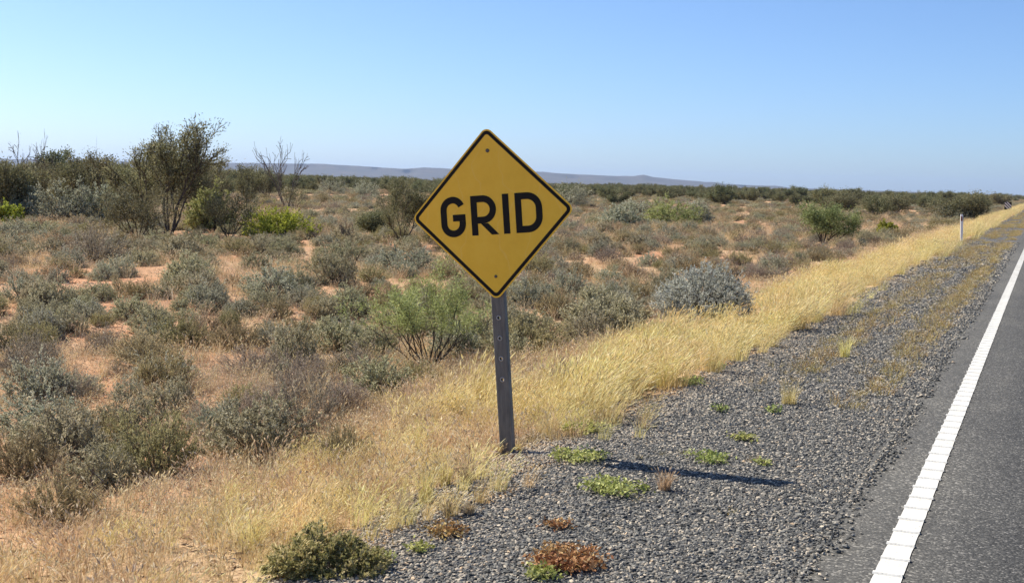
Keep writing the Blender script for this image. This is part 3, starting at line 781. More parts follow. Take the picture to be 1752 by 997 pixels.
tree('mulga_tree', 640, 402, 70, 45, 'small round olive mulga beside the half hidden forked mulga', seed=7, stems=5, levels=4, kids=3, nleaf=46, leafy_from=2, leaf=(.07, .02), lean=.8, first=.3, cluster=.12)
tree('mulga_tree', 500, 362, 50, 50, 'thin brown-grey tree at the foot of the spreading dead tree', seed=8, stems=4, levels=4, kids=3, nleaf=9, leaf=(.08, .02), lean=.6, first=.3)
tree('dead_tree', 490, 362, 100, 122, 'leafless dead tree with spreading upswept branches beyond the yellow-green bush', seed=9, woodm='deadwood', stems=3, levels=4, kids=3, nleaf=0, rmin=.021, lean=.6, first=.42, rad=.06, up_pull=.12, fork=.75)
tree('dead_tree', 78, 345, 52, 118, 'leafless dead tree with a fan of fine upright twigs behind the pale bushes', seed=10, woodm='deadwood', stems=2, levels=4, kids=3, nleaf=0, rmin=.030, lean=.25, first=.42, rad=.06, up_pull=.12, fork=.75)
tree('dead_tree', 30, 352, 74, 122, 'dark half-dead tree with scattered leaf tufts beside the fine-twigged dead tree', seed=11, stems=3, levels=4, kids=2, rmin=.026, nleaf=6, leaf=(.10, .03), lean=.4, first=.42, rad=.05, up_pull=.12, fork=.75)
tree('dead_tree', 160, 342, 22, 108, 'single thin bare dead trunk rising above the far trees', seed=12, woodm='deadwood', stems=1, levels=3, kids=1, nleaf=0, rmin=.034, lean=.12, first=.55, rad=.05, up_pull=.12, fork=.75)
tree('dead_tree', 385, 332, 46, 72, 'small dead tree with a few crooked branches beside the tall mulga', seed=13, woodm='deadwood', stems=2, levels=4, kids=2, nleaf=0, rmin=.017, lean=.5, first=.42, rad=.05, up_pull=.12, fork=.75)
tree('dead_tree', 592, 418, 34, 44, 'little bare twiggy tree beside the small round olive mulga', seed=14, woodm='deadwood', stems=5, levels=4, kids=3, nleaf=0, rmin=.008, lean=.6, first=.38, rad=.02)

for i, (px, py, w, h, lab) in enumerate([
        (15, 372, 90, 85, 'dark leafy mulga crowding the foot of the half-dead tree'), (62, 362, 80, 72, 'dusky mulga between the half-dead tree and the fine-twigged dead tree'),
        (128, 366, 95, 78, 'broad dusky mulga below the single thin dead trunk'), (178, 352, 85, 76, 'rounded mulga beside the single thin dead trunk'),
        (215, 378, 80, 84, 'dark mulga pressed against the low many-stemmed tree'), (330, 372, 90, 92, 'dark mulga filling the gap beside the tall mulga tree'),
        (350, 352, 80, 72, 'olive mulga behind the dark tangled tree'), (425, 350, 70, 58, 'low mulga between the small dead tree and the spreading dead tree'),
        (265, 350, 90, 80, 'olive mulga hidden behind the tall mulga tree'), (455, 338, 60, 46, 'small olive mulga under the spreading dead tree')]):
    tree('mulga_tree', px, py, w * 1.1, h * 1.2, lab, leafm='mulga', seed=120 + i, stems=6, levels=4, kids=3, nleaf=26, leafy_from=2, leaf=(.10, .038), lean=.8, first=.3, cluster=.12, rmin=.010)

def bush(px, py, w, h, leafm, label, seed, name='bush', n=(210, 6, 11), leaf=(.07, .034), group=None, **kw):
    rng = np.random.default_rng(seed)
    x, y, wm, hm = px_size(px, py, w, h)
    a = dict(R=wm * .47, H=hm * .92, nstem=n[0], nsub=n[1], nleaf=n[2], leaf=leaf, spread=86, upright=.25, bare=.6, lump=.38, sub_len=.085, stem_r=.010, jitter=.8); a.update(kw)
    b, f = shrub_geo(rng, **a)
    hand_thing(name, px, py, b, f, M['bark'], M[leafm], label, 'bush', ('stems', 'foliage'), group, seed * 1.1, wm * .45)

bush(1205, 546, 170, 96, 'dome', 'big dense blue-grey dome shrub beside the golden verge', 70, name='dome_shrub', n=(300, 8, 11), leaf=(.034, .016), lump=.2, stem_r=.006)
bush(1035, 574, 155, 76, 'salt', 'dense rounded green saltbush beside the golden verge', 71, name='dome_shrub', n=(260, 8, 11), leaf=(.034, .015), lump=.2, stem_r=.006)
bush(475, 407, 108, 48, 'bright', 'vivid yellow-green rounded bush below the dead tree', 40, leaf=(.06, .03))
bush(12, 385, 50, 34, 'bright', 'dull yellow-green bush beside the long low saltbush', 41)
bush(35, 372, 90, 55, 'pale', 'pale silvery-green bush at the foot of the half-dead tree', 42)
bush(118, 378, 100, 60, 'pale', 'pale green bush with silvery top behind the long low saltbush', 43)
bush(188, 382, 90, 66, 'pale', 'silvery-topped dark bush left against the tall mulga', 44)
bush(100, 345, 85, 42, 'feather', 'yellow-green bush behind the silvery bushes', 45)
bush(360, 395, 70, 75, 'feather', 'dull green bush wedged between two dark mulgas', 46)
bush(440, 330, 50, 26, 'pale', 'pale bush on the rise beyond the dead tree', 47)
bush(567, 333, 48, 26, 'pale', 'pale grey-green bush standing in the open scrub', 48)
bush(625, 338, 55, 28, 'pale', 'silver-green bush near a dark tree in the open scrub', 49)
bush(978, 356, 64, 40, 'pale', 'whitish-green bush peering out beside the sign', 50)
bush(1060, 391, 75, 36, 'pale', 'dense blue-green bush with pale top on the tan scrub', 51)
bush(1085, 368, 60, 26, 'pale', 'pale bush behind the dense blue-green bush', 52)
bush(1145, 387, 92, 44, 'feather', 'olive green bush with grey bare middle between pale bushes', 53)
bush(1195, 383, 48, 38, 'pale', 'pale dense bush against the olive green bush', 54)
bush(1517, 405, 31, 24, 'bright', 'little bright green bush standing alone in the scrub', 55)
bush(1635, 378, 60, 28, 'pale', 'grey-green bush with whitish cap beside the verge', 56)
tree('spreading_bush', 1408, 418, 112, 72, 'green umbrella-topped bush with slanting bare stems', 'bush', 'umbrella', 57, stems=7, levels=4, kids=3, nleaf=46, floor=.3, leaf=(.08, .024), lean=.9, first=.34, cluster=.10, up_pull=.1, rad=.03)
tree('mulga_tree', 1440, 366, 64, 40, 'low spreading mulga behind the umbrella-topped bush', leafm='mulga', seed=58, stems=6, levels=4, kids=3, nleaf=34, leaf=(.12, .04), lean=.9, first=.3, cluster=.2)
tree('mulga_tree', 1530, 366, 54, 38, 'rounded dark mulga standing alone in the open scrub', leafm='mulga', seed=59, stems=5, levels=4, kids=3, nleaf=34, leaf=(.12, .04), lean=.8, first=.3, cluster=.2)
tree('mulga_tree', 1650, 378, 100, 50, 'wide dense dark mulga thicket beside the verge', leafm='mulga', seed=60, stems=9, levels=4, kids=3, nleaf=34, leaf=(.12, .045), lean=1.1, first=.3, cluster=.22)
tree('mulga_tree', 1705, 352, 40, 22, 'dark mulga behind the striped hazard marker', leafm='mulga', seed=61, stems=6, levels=4, kids=3, nleaf=30, leaf=(.22, .08), lean=.9, first=.3, cluster=.3)

# --- the rest of the plain: jittered field of shrubs, nearest as objects and the far ones together
rng = np.random.default_rng(77)
CX, CY, CW, CH, CK = [], [], [], [], []
names = list(KINDS)
for r0, r1, cell in ((5, 26, .60), (26, 60, .80), (60, 130, 1.2), (130, 330, 2.6), (330, 850, 7.5)):
    X, Y = jgrid(-r1, r1 * .3, -2, r1 + 5, cell, rng, 1.1)
    r = np.hypot(X, Y); k = (r >= r0) & (r < r1) & in_view(X, Y, 140) & ((X < -4.95 - .5 * vnoise(X, Y, 1.5, 61)) | ((X > 11) & (r0 > 20)))
    X, Y = X[k], Y[k]
    cover = .53 + .55 * (vnoise(X, Y, 5, 62) - .3)
    ax = proj(X, Y, ground_z(X, Y))[0]
    cover = cover * np.where((ax > 900) & (np.hypot(X, Y) < 70), .85, 1.0)
    k = rng.random(len(X)) < cover * (1 - .97 * bare(X, Y)); X, Y = X[k], Y[k]
    ok = np.ones(len(X), bool)
    for hx, hy, hr in PLACED: ok &= np.hypot(X - hx, Y - hy) > hr * .85 + .12
    X, Y = X[ok], Y[ok]; n = len(X)
    grow = {26: .54, 60: .70, 130: .85, 330: 1.6, 850: 4.0}[r1]
    w = grow * (.55 + .75 * rng.random(n) ** 1.3); h = w * (.44 + .24 * rng.random(n)) * {26: 1, 60: .85, 130: .7, 330: .45, 850: .3}[r1]
    t = vnoise(X, Y, 3.2, 63) * .55 + vnoise(X, Y, 1.0, 64) * .2 + rng.random(n) * .35
    kk = np.digitize(t, [.46, .56, .65, .75]); kk = np.array([0, 2, 1, 4, 3])[kk]
    CX.append(X); CY.append(Y); CW.append(w); CH.append(h); CK.append(kk)
CX, CY, CW, CH, CK = map(np.concatenate, (CX, CY, CW, CH, CK))
LANDMARKS = [(px_, py_, *at(px_, py_)[:2], nm_) for px_, py_, nm_ in (
    (867, 770, 'the sign post'), (735, 628, 'the feathery green bush'), (1210, 545, 'the blue-grey dome shrub'), (1035, 572, 'the dense round green saltbush'), (272, 812, 'the tall olive-grey shrub'),
    (440, 780, 'the wide green-grey saltbush'), (130, 492, 'the bare sand flat'), (500, 632, 'the upright olive saltbush'), (288, 402, 'the tall mulga tree'), (475, 407, 'the yellow-green bush'),
    (690, 422, 'the forked mulga'), (1408, 418, 'the umbrella-topped bush'), (1517, 405, 'the little bright green bush'), (1645, 414, 'the guide post'), (1060, 391, 'the dense blue-green bush'),
    (490, 362, 'the spreading dead tree'), (78, 742, 'the low blue-grey shrub'), (325, 484, 'the round saltbush'), (68, 577, 'the dark blue-green shrub'), (685, 468, 'the low blue-green shrub'),
    (1650, 378, 'the mulga thicket'), (118, 378, 'the silvery bushes'), (1530, 366, 'the lone dark mulga'), (978, 356, 'the whitish-green bush'))]
def where_is(x, y):
    j = min(range(len(LANDMARKS)), key=lambda q: math.hypot(LANDMARKS[q][2] - x, LANDMARKS[q][3] - y)); _, _, lx, ly, nm_ = LANDMARKS[j]
    d_ = math.hypot(lx - x, ly - y)
    if d_ > 14: return 'on the open plain'
    side = ('beyond ' if abs(y - ly) > abs(x - lx) else 'on the plain side of ') if (y > ly if abs(y - ly) > abs(x - lx) else x < lx) else ('short of ' if abs(y - ly) > abs(x - lx) else 'on the road side of ')
    return ('close ' if d_ < 2.5 else '') + side + nm_
LAB = {
    'saltbush': ('grey-green saltbush', 'saltbushes of the plain'),
    'bluebush': ('blue-grey shrub', 'blue-grey shrubs of the plain'),
    'wiry_shrub': ('olive wiry shrub', 'wiry shrubs of the plain'),
    'dead_shrub': ('dead grey-brown shrub', 'dead shrubs of the plain'),
    'tan_shrub': ('tan dried shrub', 'tan shrubs of the plain'),
}
for ki, kn in enumerate(names):
    sel = np.where(CK == ki)[0]
    x_, y_, d_ = proj(CX[sel], CY[sel], ground_z(CX[sel], CY[sel]) + .15)
    vis = (x_ > 0) & (x_ < W_PX) & (y_ < H_PX + 20) & (d_ < 115)
    size = np.where(vis, CW[sel] * np.sqrt(CH[sel]) / np.maximum(d_, 1), 0)
    order = sel[np.argsort(-size)]; nobj = min(150, int(vis.sum()))
    for j in order[:nobj]:
        sz = 'small' if CW[j] < .45 else 'broad' if CW[j] > .66 else 'middling'
        shp = 'flat' if CH[j] / CW[j] < .48 else 'upright' if CH[j] / CW[j] > .6 else 'round'
        put_shrub(kn, int(j), CX[j], CY[j], CW[j], CH[j], sz + ' ' + shp + ' ' + LAB[kn][0] + ' ' + where_is(CX[j], CY[j]), LAB[kn][1])
    o = order[nobj:]; kd = KINDS[kn]
    vs = []
    for b, f in kd['geo'][:3]:
        gg = Geo(); gg.merge(f); gg.merge(b, 1); vs.append(gg)
    s3 = np.stack([CW[o] / 1.08, CW[o] / 1.08, CH[o] / kd['h']], 1)
    scatter('far_' + kn, vs, [M[kd['leaf']], M['twig']], np.stack([CX[o], CY[o], ground_z(CX[o], CY[o]) - .01], 1), rng.random(len(o)) * 6.28, s3, rng.integers(0, 3, len(o)),
            'mass of ' + {'saltbush': 'grey-green saltbush', 'bluebush': 'blue-grey shrubs', 'wiry_shrub': 'olive shrubs', 'dead_shrub': 'dead grey shrubs', 'tan_shrub': 'tan dried shrubs'}[kn] + ' farther out on the plain', 'shrubs')

# --- the woodland along the horizon
rng = np.random.default_rng(99)
wv = []
for i in range(7):
    wd, cr = tree_geo(rng, H=1.0, W=1.15, stems=6, levels=3, kids=3, nleaf=75, leaf=(.042, .022), lean=.9, first=.35, cluster=.05, rad=.014, leafy_from=1)
    wv.append((wd, cr))
wme = [(build_mesh('trunk', a, [M['bark']]), build_mesh('crown', b, [M['wood_far']])) for a, b in wv]
TX, TY, TH = [], [], []
for r0, r1, cell in ((70, 130, 5.5), (130, 260, 6.0), (260, 520, 8.5), (520, 1100, 16), (1100, 2600, 45)):
    X, Y = jgrid(-r1, r1, 0, r1, cell, rng, 1.2); r = np.hypot(X, Y)
    px, py, d = proj(X, Y, ground_z(X, Y))
    k = (r >= r0) & (r < r1) & (px > -200) & (px < W_PX + 250) & (d > 10) & ((X < -9) | (X > np.where(r > 300, 11, 16)))
    X, Y, r, px = X[k], Y[k], r[k], px[k]
    edge_r = np.interp(px, [-200, 0, 300, 430, 520, 900, 1150, 1250, 1750], [88, 90, 95, 120, 175, 185, 165, 150, 160]) * (1 + .25 * (vnoise(px, r * 0, 60, 71) - .5))
    p = np.where(r > edge_r, np.where(r < 260, .6, .85), .05 * (r > 95)) * (.45 + .8 * vnoise(X, Y, 25, 72))
    k = rng.random(len(X)) < p; X, Y, r = X[k], Y[k], r[k]
    TX.append(X); TY.append(Y); TH.append((1.6 + np.where(px[k] < 430, 2.4, 1.3) * rng.random(len(X)) ** 2.0) * (.75 + .5 * vnoise(X, Y, 40, 73)) * np.where(px[k] < 430, .94, .86) * np.where(r > 520, 1.25, 1.0))
TX, TY, TH = map(np.concatenate, (TX, TY, TH))
px, py, d = proj(TX, TY, ground_z(TX, TY) + TH * .7)
vis = (px > 0) & (px < W_PX)
order = np.argsort(-np.where(vis, TH / np.maximum(d, 1), 0)); nobj = min(260, int(vis.sum()))
for j in order[:nobj]:
    t_, c_ = wme[j % 7]
    w = TH[j] * (1.0 + .5 * rng.random())
    root = link('woodland_tree', None, None, (TX[j], TY[j], float(ground_z(TX[j], TY[j])) - .02), (0, 0, rng.random() * 6.28), (w, w, TH[j])); root.empty_display_size = .3
    link('trunk', t_, root); link('crown', c_, root)
    nb = min(LANDMARKS, key=lambda q: abs(q[0] - px[j]))[4]
    tag(root, ('tall' if TH[j] > 2.5 else 'low' if TH[j] < 1.7 else 'middling') + (' wide' if w / TH[j] > 1.25 else ' narrow') + ' dark green woodland tree far behind ' + nb, 'tree', 'trees of the far woodland belt')
o = order[nobj:]
vs = []
for a, b in wv:
    gg = Geo(); gg.merge(b); gg.merge(a, 1); vs.append(gg)
w = TH[o] * (1.0 + .5 * rng.random(len(o)))
scatter('far_woodland', vs, [M['wood_far'], M['bark']], np.stack([TX[o], TY[o], ground_z(TX[o], TY[o]) - .02], 1), rng.random(len(o)) * 6.28, np.stack([w, w, TH[o]], 1), rng.integers(0, 7, len(o)),
        'far dark green woodland reading as one belt under the hills', 'woodland')

# ------------------------------------------------------------------ plants on the gravel and along its edge
def mat_plant(px, py, w, h, leafm, label, seed, n=600, leaf=(.022, .013), height=.03, name='creeping_plant'):
    rng = np.random.default_rng(seed)
    x, y, z, d = at(px, py); rx = w * d / F_PX * .5; ry = max(h * d * d / (F_PX * 1.65) * .5, rx * .35)
    wd, fo = mat_geo(rng, rx, min(ry, rx * 1.2), n, leaf, height)
    root = link(name, None, None, (x, y, z + .012), (0, 0, YAW)); root.empty_display_size = .1
    link('runners', build_mesh('runners', wd, [M['twig']]), root); link('foliage', build_mesh('foliage', fo, [M[leafm]]), root)
    tag(root, label, 'plant')

MATS = [
    (992, 790, 100, 34, 'mat_green', 'bright green creeping plant on the gravel at the end of the sign shadow', 900, .05),
    (1000, 742, 90, 30, 'mat_green', 'green leafy plant at the foot of the golden grass beside the sign post', 900, .08),
    (1050, 842, 130, 36, 'mat_green', 'wide green creeping plant turning red on one side, next to a dry tuft', 1100, .05),
    (1215, 789, 90, 18, 'mat_green', 'yellow-green creeping plant lying across the sign shadow', 500, .03),
    (1305, 797, 22, 10, 'mat_green', 'tiny yellow-green creeper beside the sign shadow', 110, .02),
    (1272, 754, 42, 12, 'mat_green', 'small yellow-green creeper on the open gravel beyond the sign shadow', 220, .02),
    (968, 968, 140, 58, 'mat_red', 'rust-red creeping plant spread over the gravel', 1700, .05),
    (930, 990, 60, 22, 'mat_green', 'yellowish creeper at the rim of the rust-red plant', 300, .03),
    (755, 915, 95, 34, 'mat_red', 'sparse dull red creeper on the pale stones', 350, .025),
    (715, 945, 36, 12, 'mat_green', 'tiny yellow creeper on dark gravel below the pale stones', 120, .02),
    (652, 965, 34, 14, 'mat_green', 'small yellow creeper beside the leafy green verge shrub', 130, .02),
    (1180, 658, 60, 20, 'mat_green', 'green grassy plant at the gravel rim below the golden verge', 420, .06),
    (1222, 632, 46, 12, 'mat_green', 'yellow-green plant hugging the gravel rim below the golden verge', 260, .05),
    (1232, 706, 28, 14, 'mat_green', 'pale green sprig alone on the gravel', 120, .05),
    (1322, 708, 22, 14, 'mat_green', 'yellow sprig on the gravel near the dry grass streak', 110, .05),
    (955, 905, 56, 26, 'mat_red', 'scattered orange creeper above the rust-red plant', 160, .02),
]
for i, (px, py, w, h, lm, lab, n, ht) in enumerate(MATS): mat_plant(px, py, w, h, lm, lab, 200 + i, n, height=ht)

rng = np.random.default_rng(61)
x, y, wm, hm = px_size(560, 978, 180, 62)
b, f = shrub_geo(rng, R=wm * .5, H=hm * .95, nstem=170, nsub=9, nleaf=16, leaf=(.015, .008), spread=90, upright=.1, bare=.55, lump=.22, sub_len=.07, stem_r=.004, jitter=.8)
hand_thing('leafy_shrub', 560, 972, b, f, M['twig'], M['leafy'], 'low leafy green shrub at the gravel edge of the verge', 'shrub', ('stems', 'foliage'))

def tuft(px, py, w, h, label, seed, leafm='gold', n=120, bend=.35, name='grass_tuft'):
    rng = np.random.default_rng(seed); x, y, wm, hm = px_size(px, py, w, h)
    g = grass_geo(rng, n, hm * 1.15, wm * .22, .0038, bend, (0, 0), .4, (.03, .008), 5)
    o = link(name, build_mesh(name, g, [M[leafm], M['seed']]), None, (x, y, float(ground_z(x, y)) + .004)); tag(o, label, 'grass tuft')
TUFTS = [
    (1137, 840, 44, 44, 'single dry straw tuft on the gravel beside the wide green creeper', 'straw'),
    (690, 882, 52, 52, 'grey-brown grass tuft on the pale stones below the verge', 'dead'),
    (765, 884, 24, 34, 'small upright grey tuft alone on the pale stones', 'dead'),
    (803, 882, 26, 22, 'smallest grey tuft where pale stones meet dark gravel', 'dead'),
    (728, 862, 50, 78, 'tall golden tuft fanning up behind the grey tufts', 'gold'),
    (762, 832, 40, 60, 'tall golden tuft with a grey heart at the verge edge', 'gold'),
    (800, 828, 40, 50, 'grey-green tuft at the verge edge short of the sign post', 'tan'),
    (1350, 692, 58, 46, 'yellow grass tuft standing on the open gravel', 'gold'),
    (1445, 612, 36, 44, 'taller yellow grass tuft on the open gravel farther along', 'gold'),
    (884, 772, 40, 26, 'golden tuft hiding the foot of the sign post', 'gold'),
    (852, 776, 36, 24, 'golden tuft leaning on the foot of the sign post', 'gold'),
]
for i, (px, py, w, h, lab, lm) in enumerate(TUFTS): tuft(px, py, w, h, lab, 300 + i, lm)

# sparse dry weeds along the gravel towards the asphalt edge
rng = np.random.default_rng(63)
weed = [grass_geo(rng, 22, .10, .08, .004, .9, (0, 0), .3, (.02, .008), 4) for _ in range(6)]
X, Y = jgrid(-2.8, -.95, 4.5, 150, .11, rng)
lane = np.exp(-((X + 1.22) / .16) ** 2) * np.clip((Y - 9.2) / 2, 0, 1) + .55 * np.exp(-((X + 1.95) / .22) ** 2) * np.clip((Y - 10) / 2, 0, 1) + .30 * np.clip((Y - 22) / 15, 0, 1) * np.clip((150 - Y) / 100, 0, 1)
k = (rng.random(len(X)) < lane * np.clip((vnoise(X, Y * .22, .35, 81) * .6 + vnoise(X, Y * .2, 1.1, 82) * .6 - .36) * 3.2, 0, 1)) & in_view(X, Y) | ((rng.random(len(X)) < .025) & (Y < 14) & (vnoise(X, Y, .7, 83) > .4)); X, Y = X[k], Y[k]
M['weed'] = leaf_mat('weed_leaf', (.26, .17, .05), (.42, .29, .09), (.52, .44, .17), trans=.25)
scatter('dry_weeds', weed, [M['weed'], M['seed']], np.stack([X, Y, ground_z(X, Y) + .008], 1), rng.random(len(X)) * 6.28, (.5 + .8 * rng.random(len(X))) * np.clip(Y / 12, .45, 1), rng.integers(0, 6, len(X)), 'thin orange dry weeds growing through the gravel', 'weeds')

# the bare forked stick on the left
st = Geo(); p0 = np.array([[0, 0, 0], [.01, .01, .09], [-.02, .01, .17], [.01, .0, .25]])
PL = np.array([p0, p0 * np.array([-3.2, 1, .8]) + [.0, .01, .03]]); tubes(st, PL, np.tile(np.linspace(.007, .003, 4), (2, 1)), 5, 0, RNG)
x, y, z, d = at(158, 868); tag(link('stick', build_mesh('stick', st, [M['deadwood']]), None, (x, y, z)), 'bare forked stick standing beside the low green-grey wiry shrub', 'stick')

for i, (px, py, L_, lab) in enumerate([(88, 905, .32, 'pale fallen stick lying below the low green-grey wiry shrub'), (352, 806, .25, 'short pale stick beside the tall olive-grey shrub'),
        (150, 830, .4, 'thin bleached branch across the bare red sand'), (905, 752, .22, 'small dry stick beside the foot of the sign post'), (560, 800, .3, 'grey fallen twig in the straw grass below the saltbush')]):
    g = Geo(); rr = np.random.default_rng(400 + i); u = np.linspace(-.5, .5, 6); q = np.stack([u * L_, .03 * np.sin(u * 7 + i), .012 + .02 * np.abs(u)], 1)
    q2 = q[2] + np.linspace(0, 1, 6)[:, None] * np.array([.09, .07, .05]); tubes(g, np.array([q, q2]), np.array([np.linspace(.008, .004, 6), np.linspace(.005, .002, 6)]), 5, 0, rr)
    x, y, z, d = at(px, py); tag(link('fallen_stick', build_mesh('fallen_stick', g, [M['twig']]), None, (x, y, z), (0, 0, i * 1.3)), lab, 'stick')

# ------------------------------------------------------------------ the GRID warning sign
def steel_mat():
    m, nt, out = new_mat('weathered_steel')
    tc = N(nt, 'ShaderNodeTexCoord'); v = tc.outputs['Object']
    mp = N(nt, 'ShaderNodeMapping'); mp.inputs['Scale'].default_value = (9, 9, 1.2); nt.links.new(v, mp.inputs['Vector'])
    a = noise(nt, 5, 5, .65, mp.outputs[0])
    c = ramp(nt, a, [(.3, (.085, .086, .083)), (.55, (.15, .15, .143)), (.8, (.24, .235, .22))])
    p = N(nt, 'ShaderNodeBsdfPrincipled'); p.inputs['Metallic'].default_value = .2; p.inputs['Roughness'].default_value = .6
    nt.links.new(c, p.inputs['Base Color'])
    b = N(nt, 'ShaderNodeBump'); b.inputs['Strength'].default_value = .15; b.inputs['Distance'].default_value = .004; nt.links.new(a, b.inputs['Height']); nt.links.new(b.outputs[0], p.inputs['Normal'])
    nt.links.new(p.outputs[0], out.inputs[0]); return m
def yellow_mat():
    m, nt, out = new_mat('sign_yellow')
    tc = N(nt, 'ShaderNodeTexCoord'); v = tc.outputs['Object']
    c = ramp(nt, noise(nt, 7, 6, .7, v), [(.25, (.84, .50, .022)), (.5, (.90, .55, .030)), (.8, (.93, .60, .05))])
    wv_ = N(nt, 'ShaderNodeTexWave'); wv_.inputs['Scale'].default_value = 1.7; wv_.inputs['Distortion'].default_value = 14; wv_.inputs['Detail'].default_value = 3; nt.links.new(v, wv_.inputs['Vector'])
    scr = ramp(nt, wv_.outputs['Fac'], [(.993, (0, 0, 0)), (1, (.10, .10, .10))])
    c = mixc(nt, scr, c, (.95, .80, .40))
    p = N(nt, 'ShaderNodeBsdfPrincipled'); p.inputs['Roughness'].default_value = .42; nt.links.new(c, p.inputs['Base Color'])
    nt.links.new(p.outputs[0], out.inputs[0]); return m
M['steel'] = steel_mat(); M['yellow'] = yellow_mat()
M['black'] = plain_mat('sign_black', [(.3, (.006, .006, .006)), (.7, (.010, .010, .010))], 30, .6, spec=.2)
M['bolt'] = plain_mat('bolt_metal', [(.3, (.05, .045, .04)), (.7, (.16, .15, .14))], 60, .5, .7)
M['alu'] = plain_mat('sign_back', [(.3, (.45, .45, .45)), (.7, (.55, .55, .55))], 10, .45, .8)

def rounded_square(half_diag, r, n=8):
    """outline of a diamond with rounded corners, in x-z, anticlockwise from the right corner"""
    pts = []
    d = half_diag - r * math.sqrt(2)
    for k in range(4):
        a0 = k * math.pi / 2; c = (d * math.cos(a0), d * math.sin(a0))
        for i in range(n + 1):
            a = a0 - math.pi / 4 + i / n * math.pi / 2
            pts.append((c[0] + r * math.cos(a), c[1] + r * math.sin(a)))
    return np.array(pts)

def plate(outline, y0, y1):
    n = len(outline); V = np.concatenate([np.stack([outline[:, 0], np.full(n, y0), outline[:, 1]], 1), np.stack([outline[:, 0], np.full(n, y1), outline[:, 1]], 1)])
    g = Geo(); i = np.arange(n); j = (i + 1) % n
    g.add(V, np.stack([i, j, j + n, i + n], 1)); g.add(V, [list(range(n))], 0); g.add(V, [list(range(2 * n - 1, n - 1, -1))], 1)
    return g

def ring(o1, o2, y0, y1):
    n = len(o1); V = np.concatenate([np.stack([o[:, 0], np.full(n, yy), o[:, 1]], 1) for o, yy in ((o1, y0), (o2, y0), (o1, y1), (o2, y1))])
    i = np.arange(n); j = (i + 1) % n
    return Geo().add(V, np.concatenate([np.stack([i, j, j + n, i + n], 1), np.stack([i, i + 2 * n, j + 2 * n, j], 1), np.stack([i + n, j + n, j + 3 * n, i + 3 * n], 1)]))

def stroke(pts, w, y, closed=False):
    """a flat bar of width w that follows pts (x, z) with mitred joints"""
    p = np.array(pts, float); n = len(p)
    if closed: t1 = unit(p - np.roll(p, 1, 0)); t2 = unit(np.roll(p, -1, 0) - p)
    else:
        t = unit(np.diff(p, axis=0)); t1 = np.concatenate([t[:1], t]); t2 = np.concatenate([t, t[-1:]])
    n1 = np.stack([-t1[:, 1], t1[:, 0]], 1); n2 = np.stack([-t2[:, 1], t2[:, 0]], 1)
    m = unit(n1 + n2); m = m / np.maximum((m * n1).sum(1), .5)[:, None] * w / 2
    V = np.concatenate([np.stack([(p + m)[:, 0], np.full(n, y), (p + m)[:, 1]], 1), np.stack([(p - m)[:, 0], np.full(n, y), (p - m)[:, 1]], 1)])
    i = np.arange(n if closed else n - 1); j = (i + 1) % n
    return Geo().add(V, np.stack([i, i + n, j + n, j], 1))

def arc(cx, cz, rx, rz, a0, a1, n=10):
    a = np.radians(np.linspace(a0, a1, n)); return [(cx + rx * math.cos(t), cz + rz * math.sin(t)) for t in a]

def letter(ch, x0, x1, h, w):
    """capital letters drawn as even strokes between x0 and x1, centred on z = 0"""
    t = h / 2; a = x0 + w / 2; b = x1 - w / 2; T = t - w / 2; cx = (a + b) / 2; g = Geo(); y = -.0032
    if ch == 'I': g.merge(stroke([(a, -t), (a, t)], w, y))
    if ch == 'D':
        ro = .098; ri = ro - w; o_, i_ = [(x0, -t), (x0, t)], [(x0 + w, -t + w), (x0 + w, t - w)]
        for a0, cz in ((90, t - ro), (0, -t + ro)):
            o_ += arc(x1 - ro, cz, ro, ro, a0, a0 - 90, 10); i_ += arc(x1 - ro, cz, ri, ri, a0, a0 - 90, 10)
        n = len(o_); V = [(p_[0], y, p_[1]) for p_ in o_ + i_]; q = np.arange(n); q2 = (q + 1) % n
        g.add(V, np.stack([q, q2, q2 + n, q + n], 1))
    if ch == 'R':
        zb = -.030; r = (T - zb) / 2
        g.merge(stroke([(a, -t), (a, t)], w, y))
        g.merge(stroke([(a + w / 2, T), (b - .008 - r, T)] + arc(b - .008 - r, T - r, r, r, 82, -82, 16) + [(b - .008 - r, zb), (a + w / 2, zb)], w, y))
        wl = w * 1.16
        g.add([(cx - wl * .55, y, zb - w / 2), (cx + wl * .45, y, zb - w / 2), (x1 + .004, y, -t), (x1 + .004 - wl, y, -t)], [[0, 1, 2, 3]])
    if ch == 'G':
        r = (b - a) / 2; ov = .003
        path = arc(cx, T + ov - r, r, r * 1.02, 22, 90, 8) + arc(cx, T + ov - r, r, r, 98, 180, 8) + arc(cx, -T - ov + r, r, r, 180, 270, 10) + arc(cx, -T - ov + r, r, r, 278, 360, 8) + [(b, -.005 * h / .24 - w * .55)]
        g.merge(stroke(path, w, y)); g.merge(stroke([(b + w / 2, -.005 - w * .05), (cx - .002, -.005 - w * .05)], w, y))
    return g

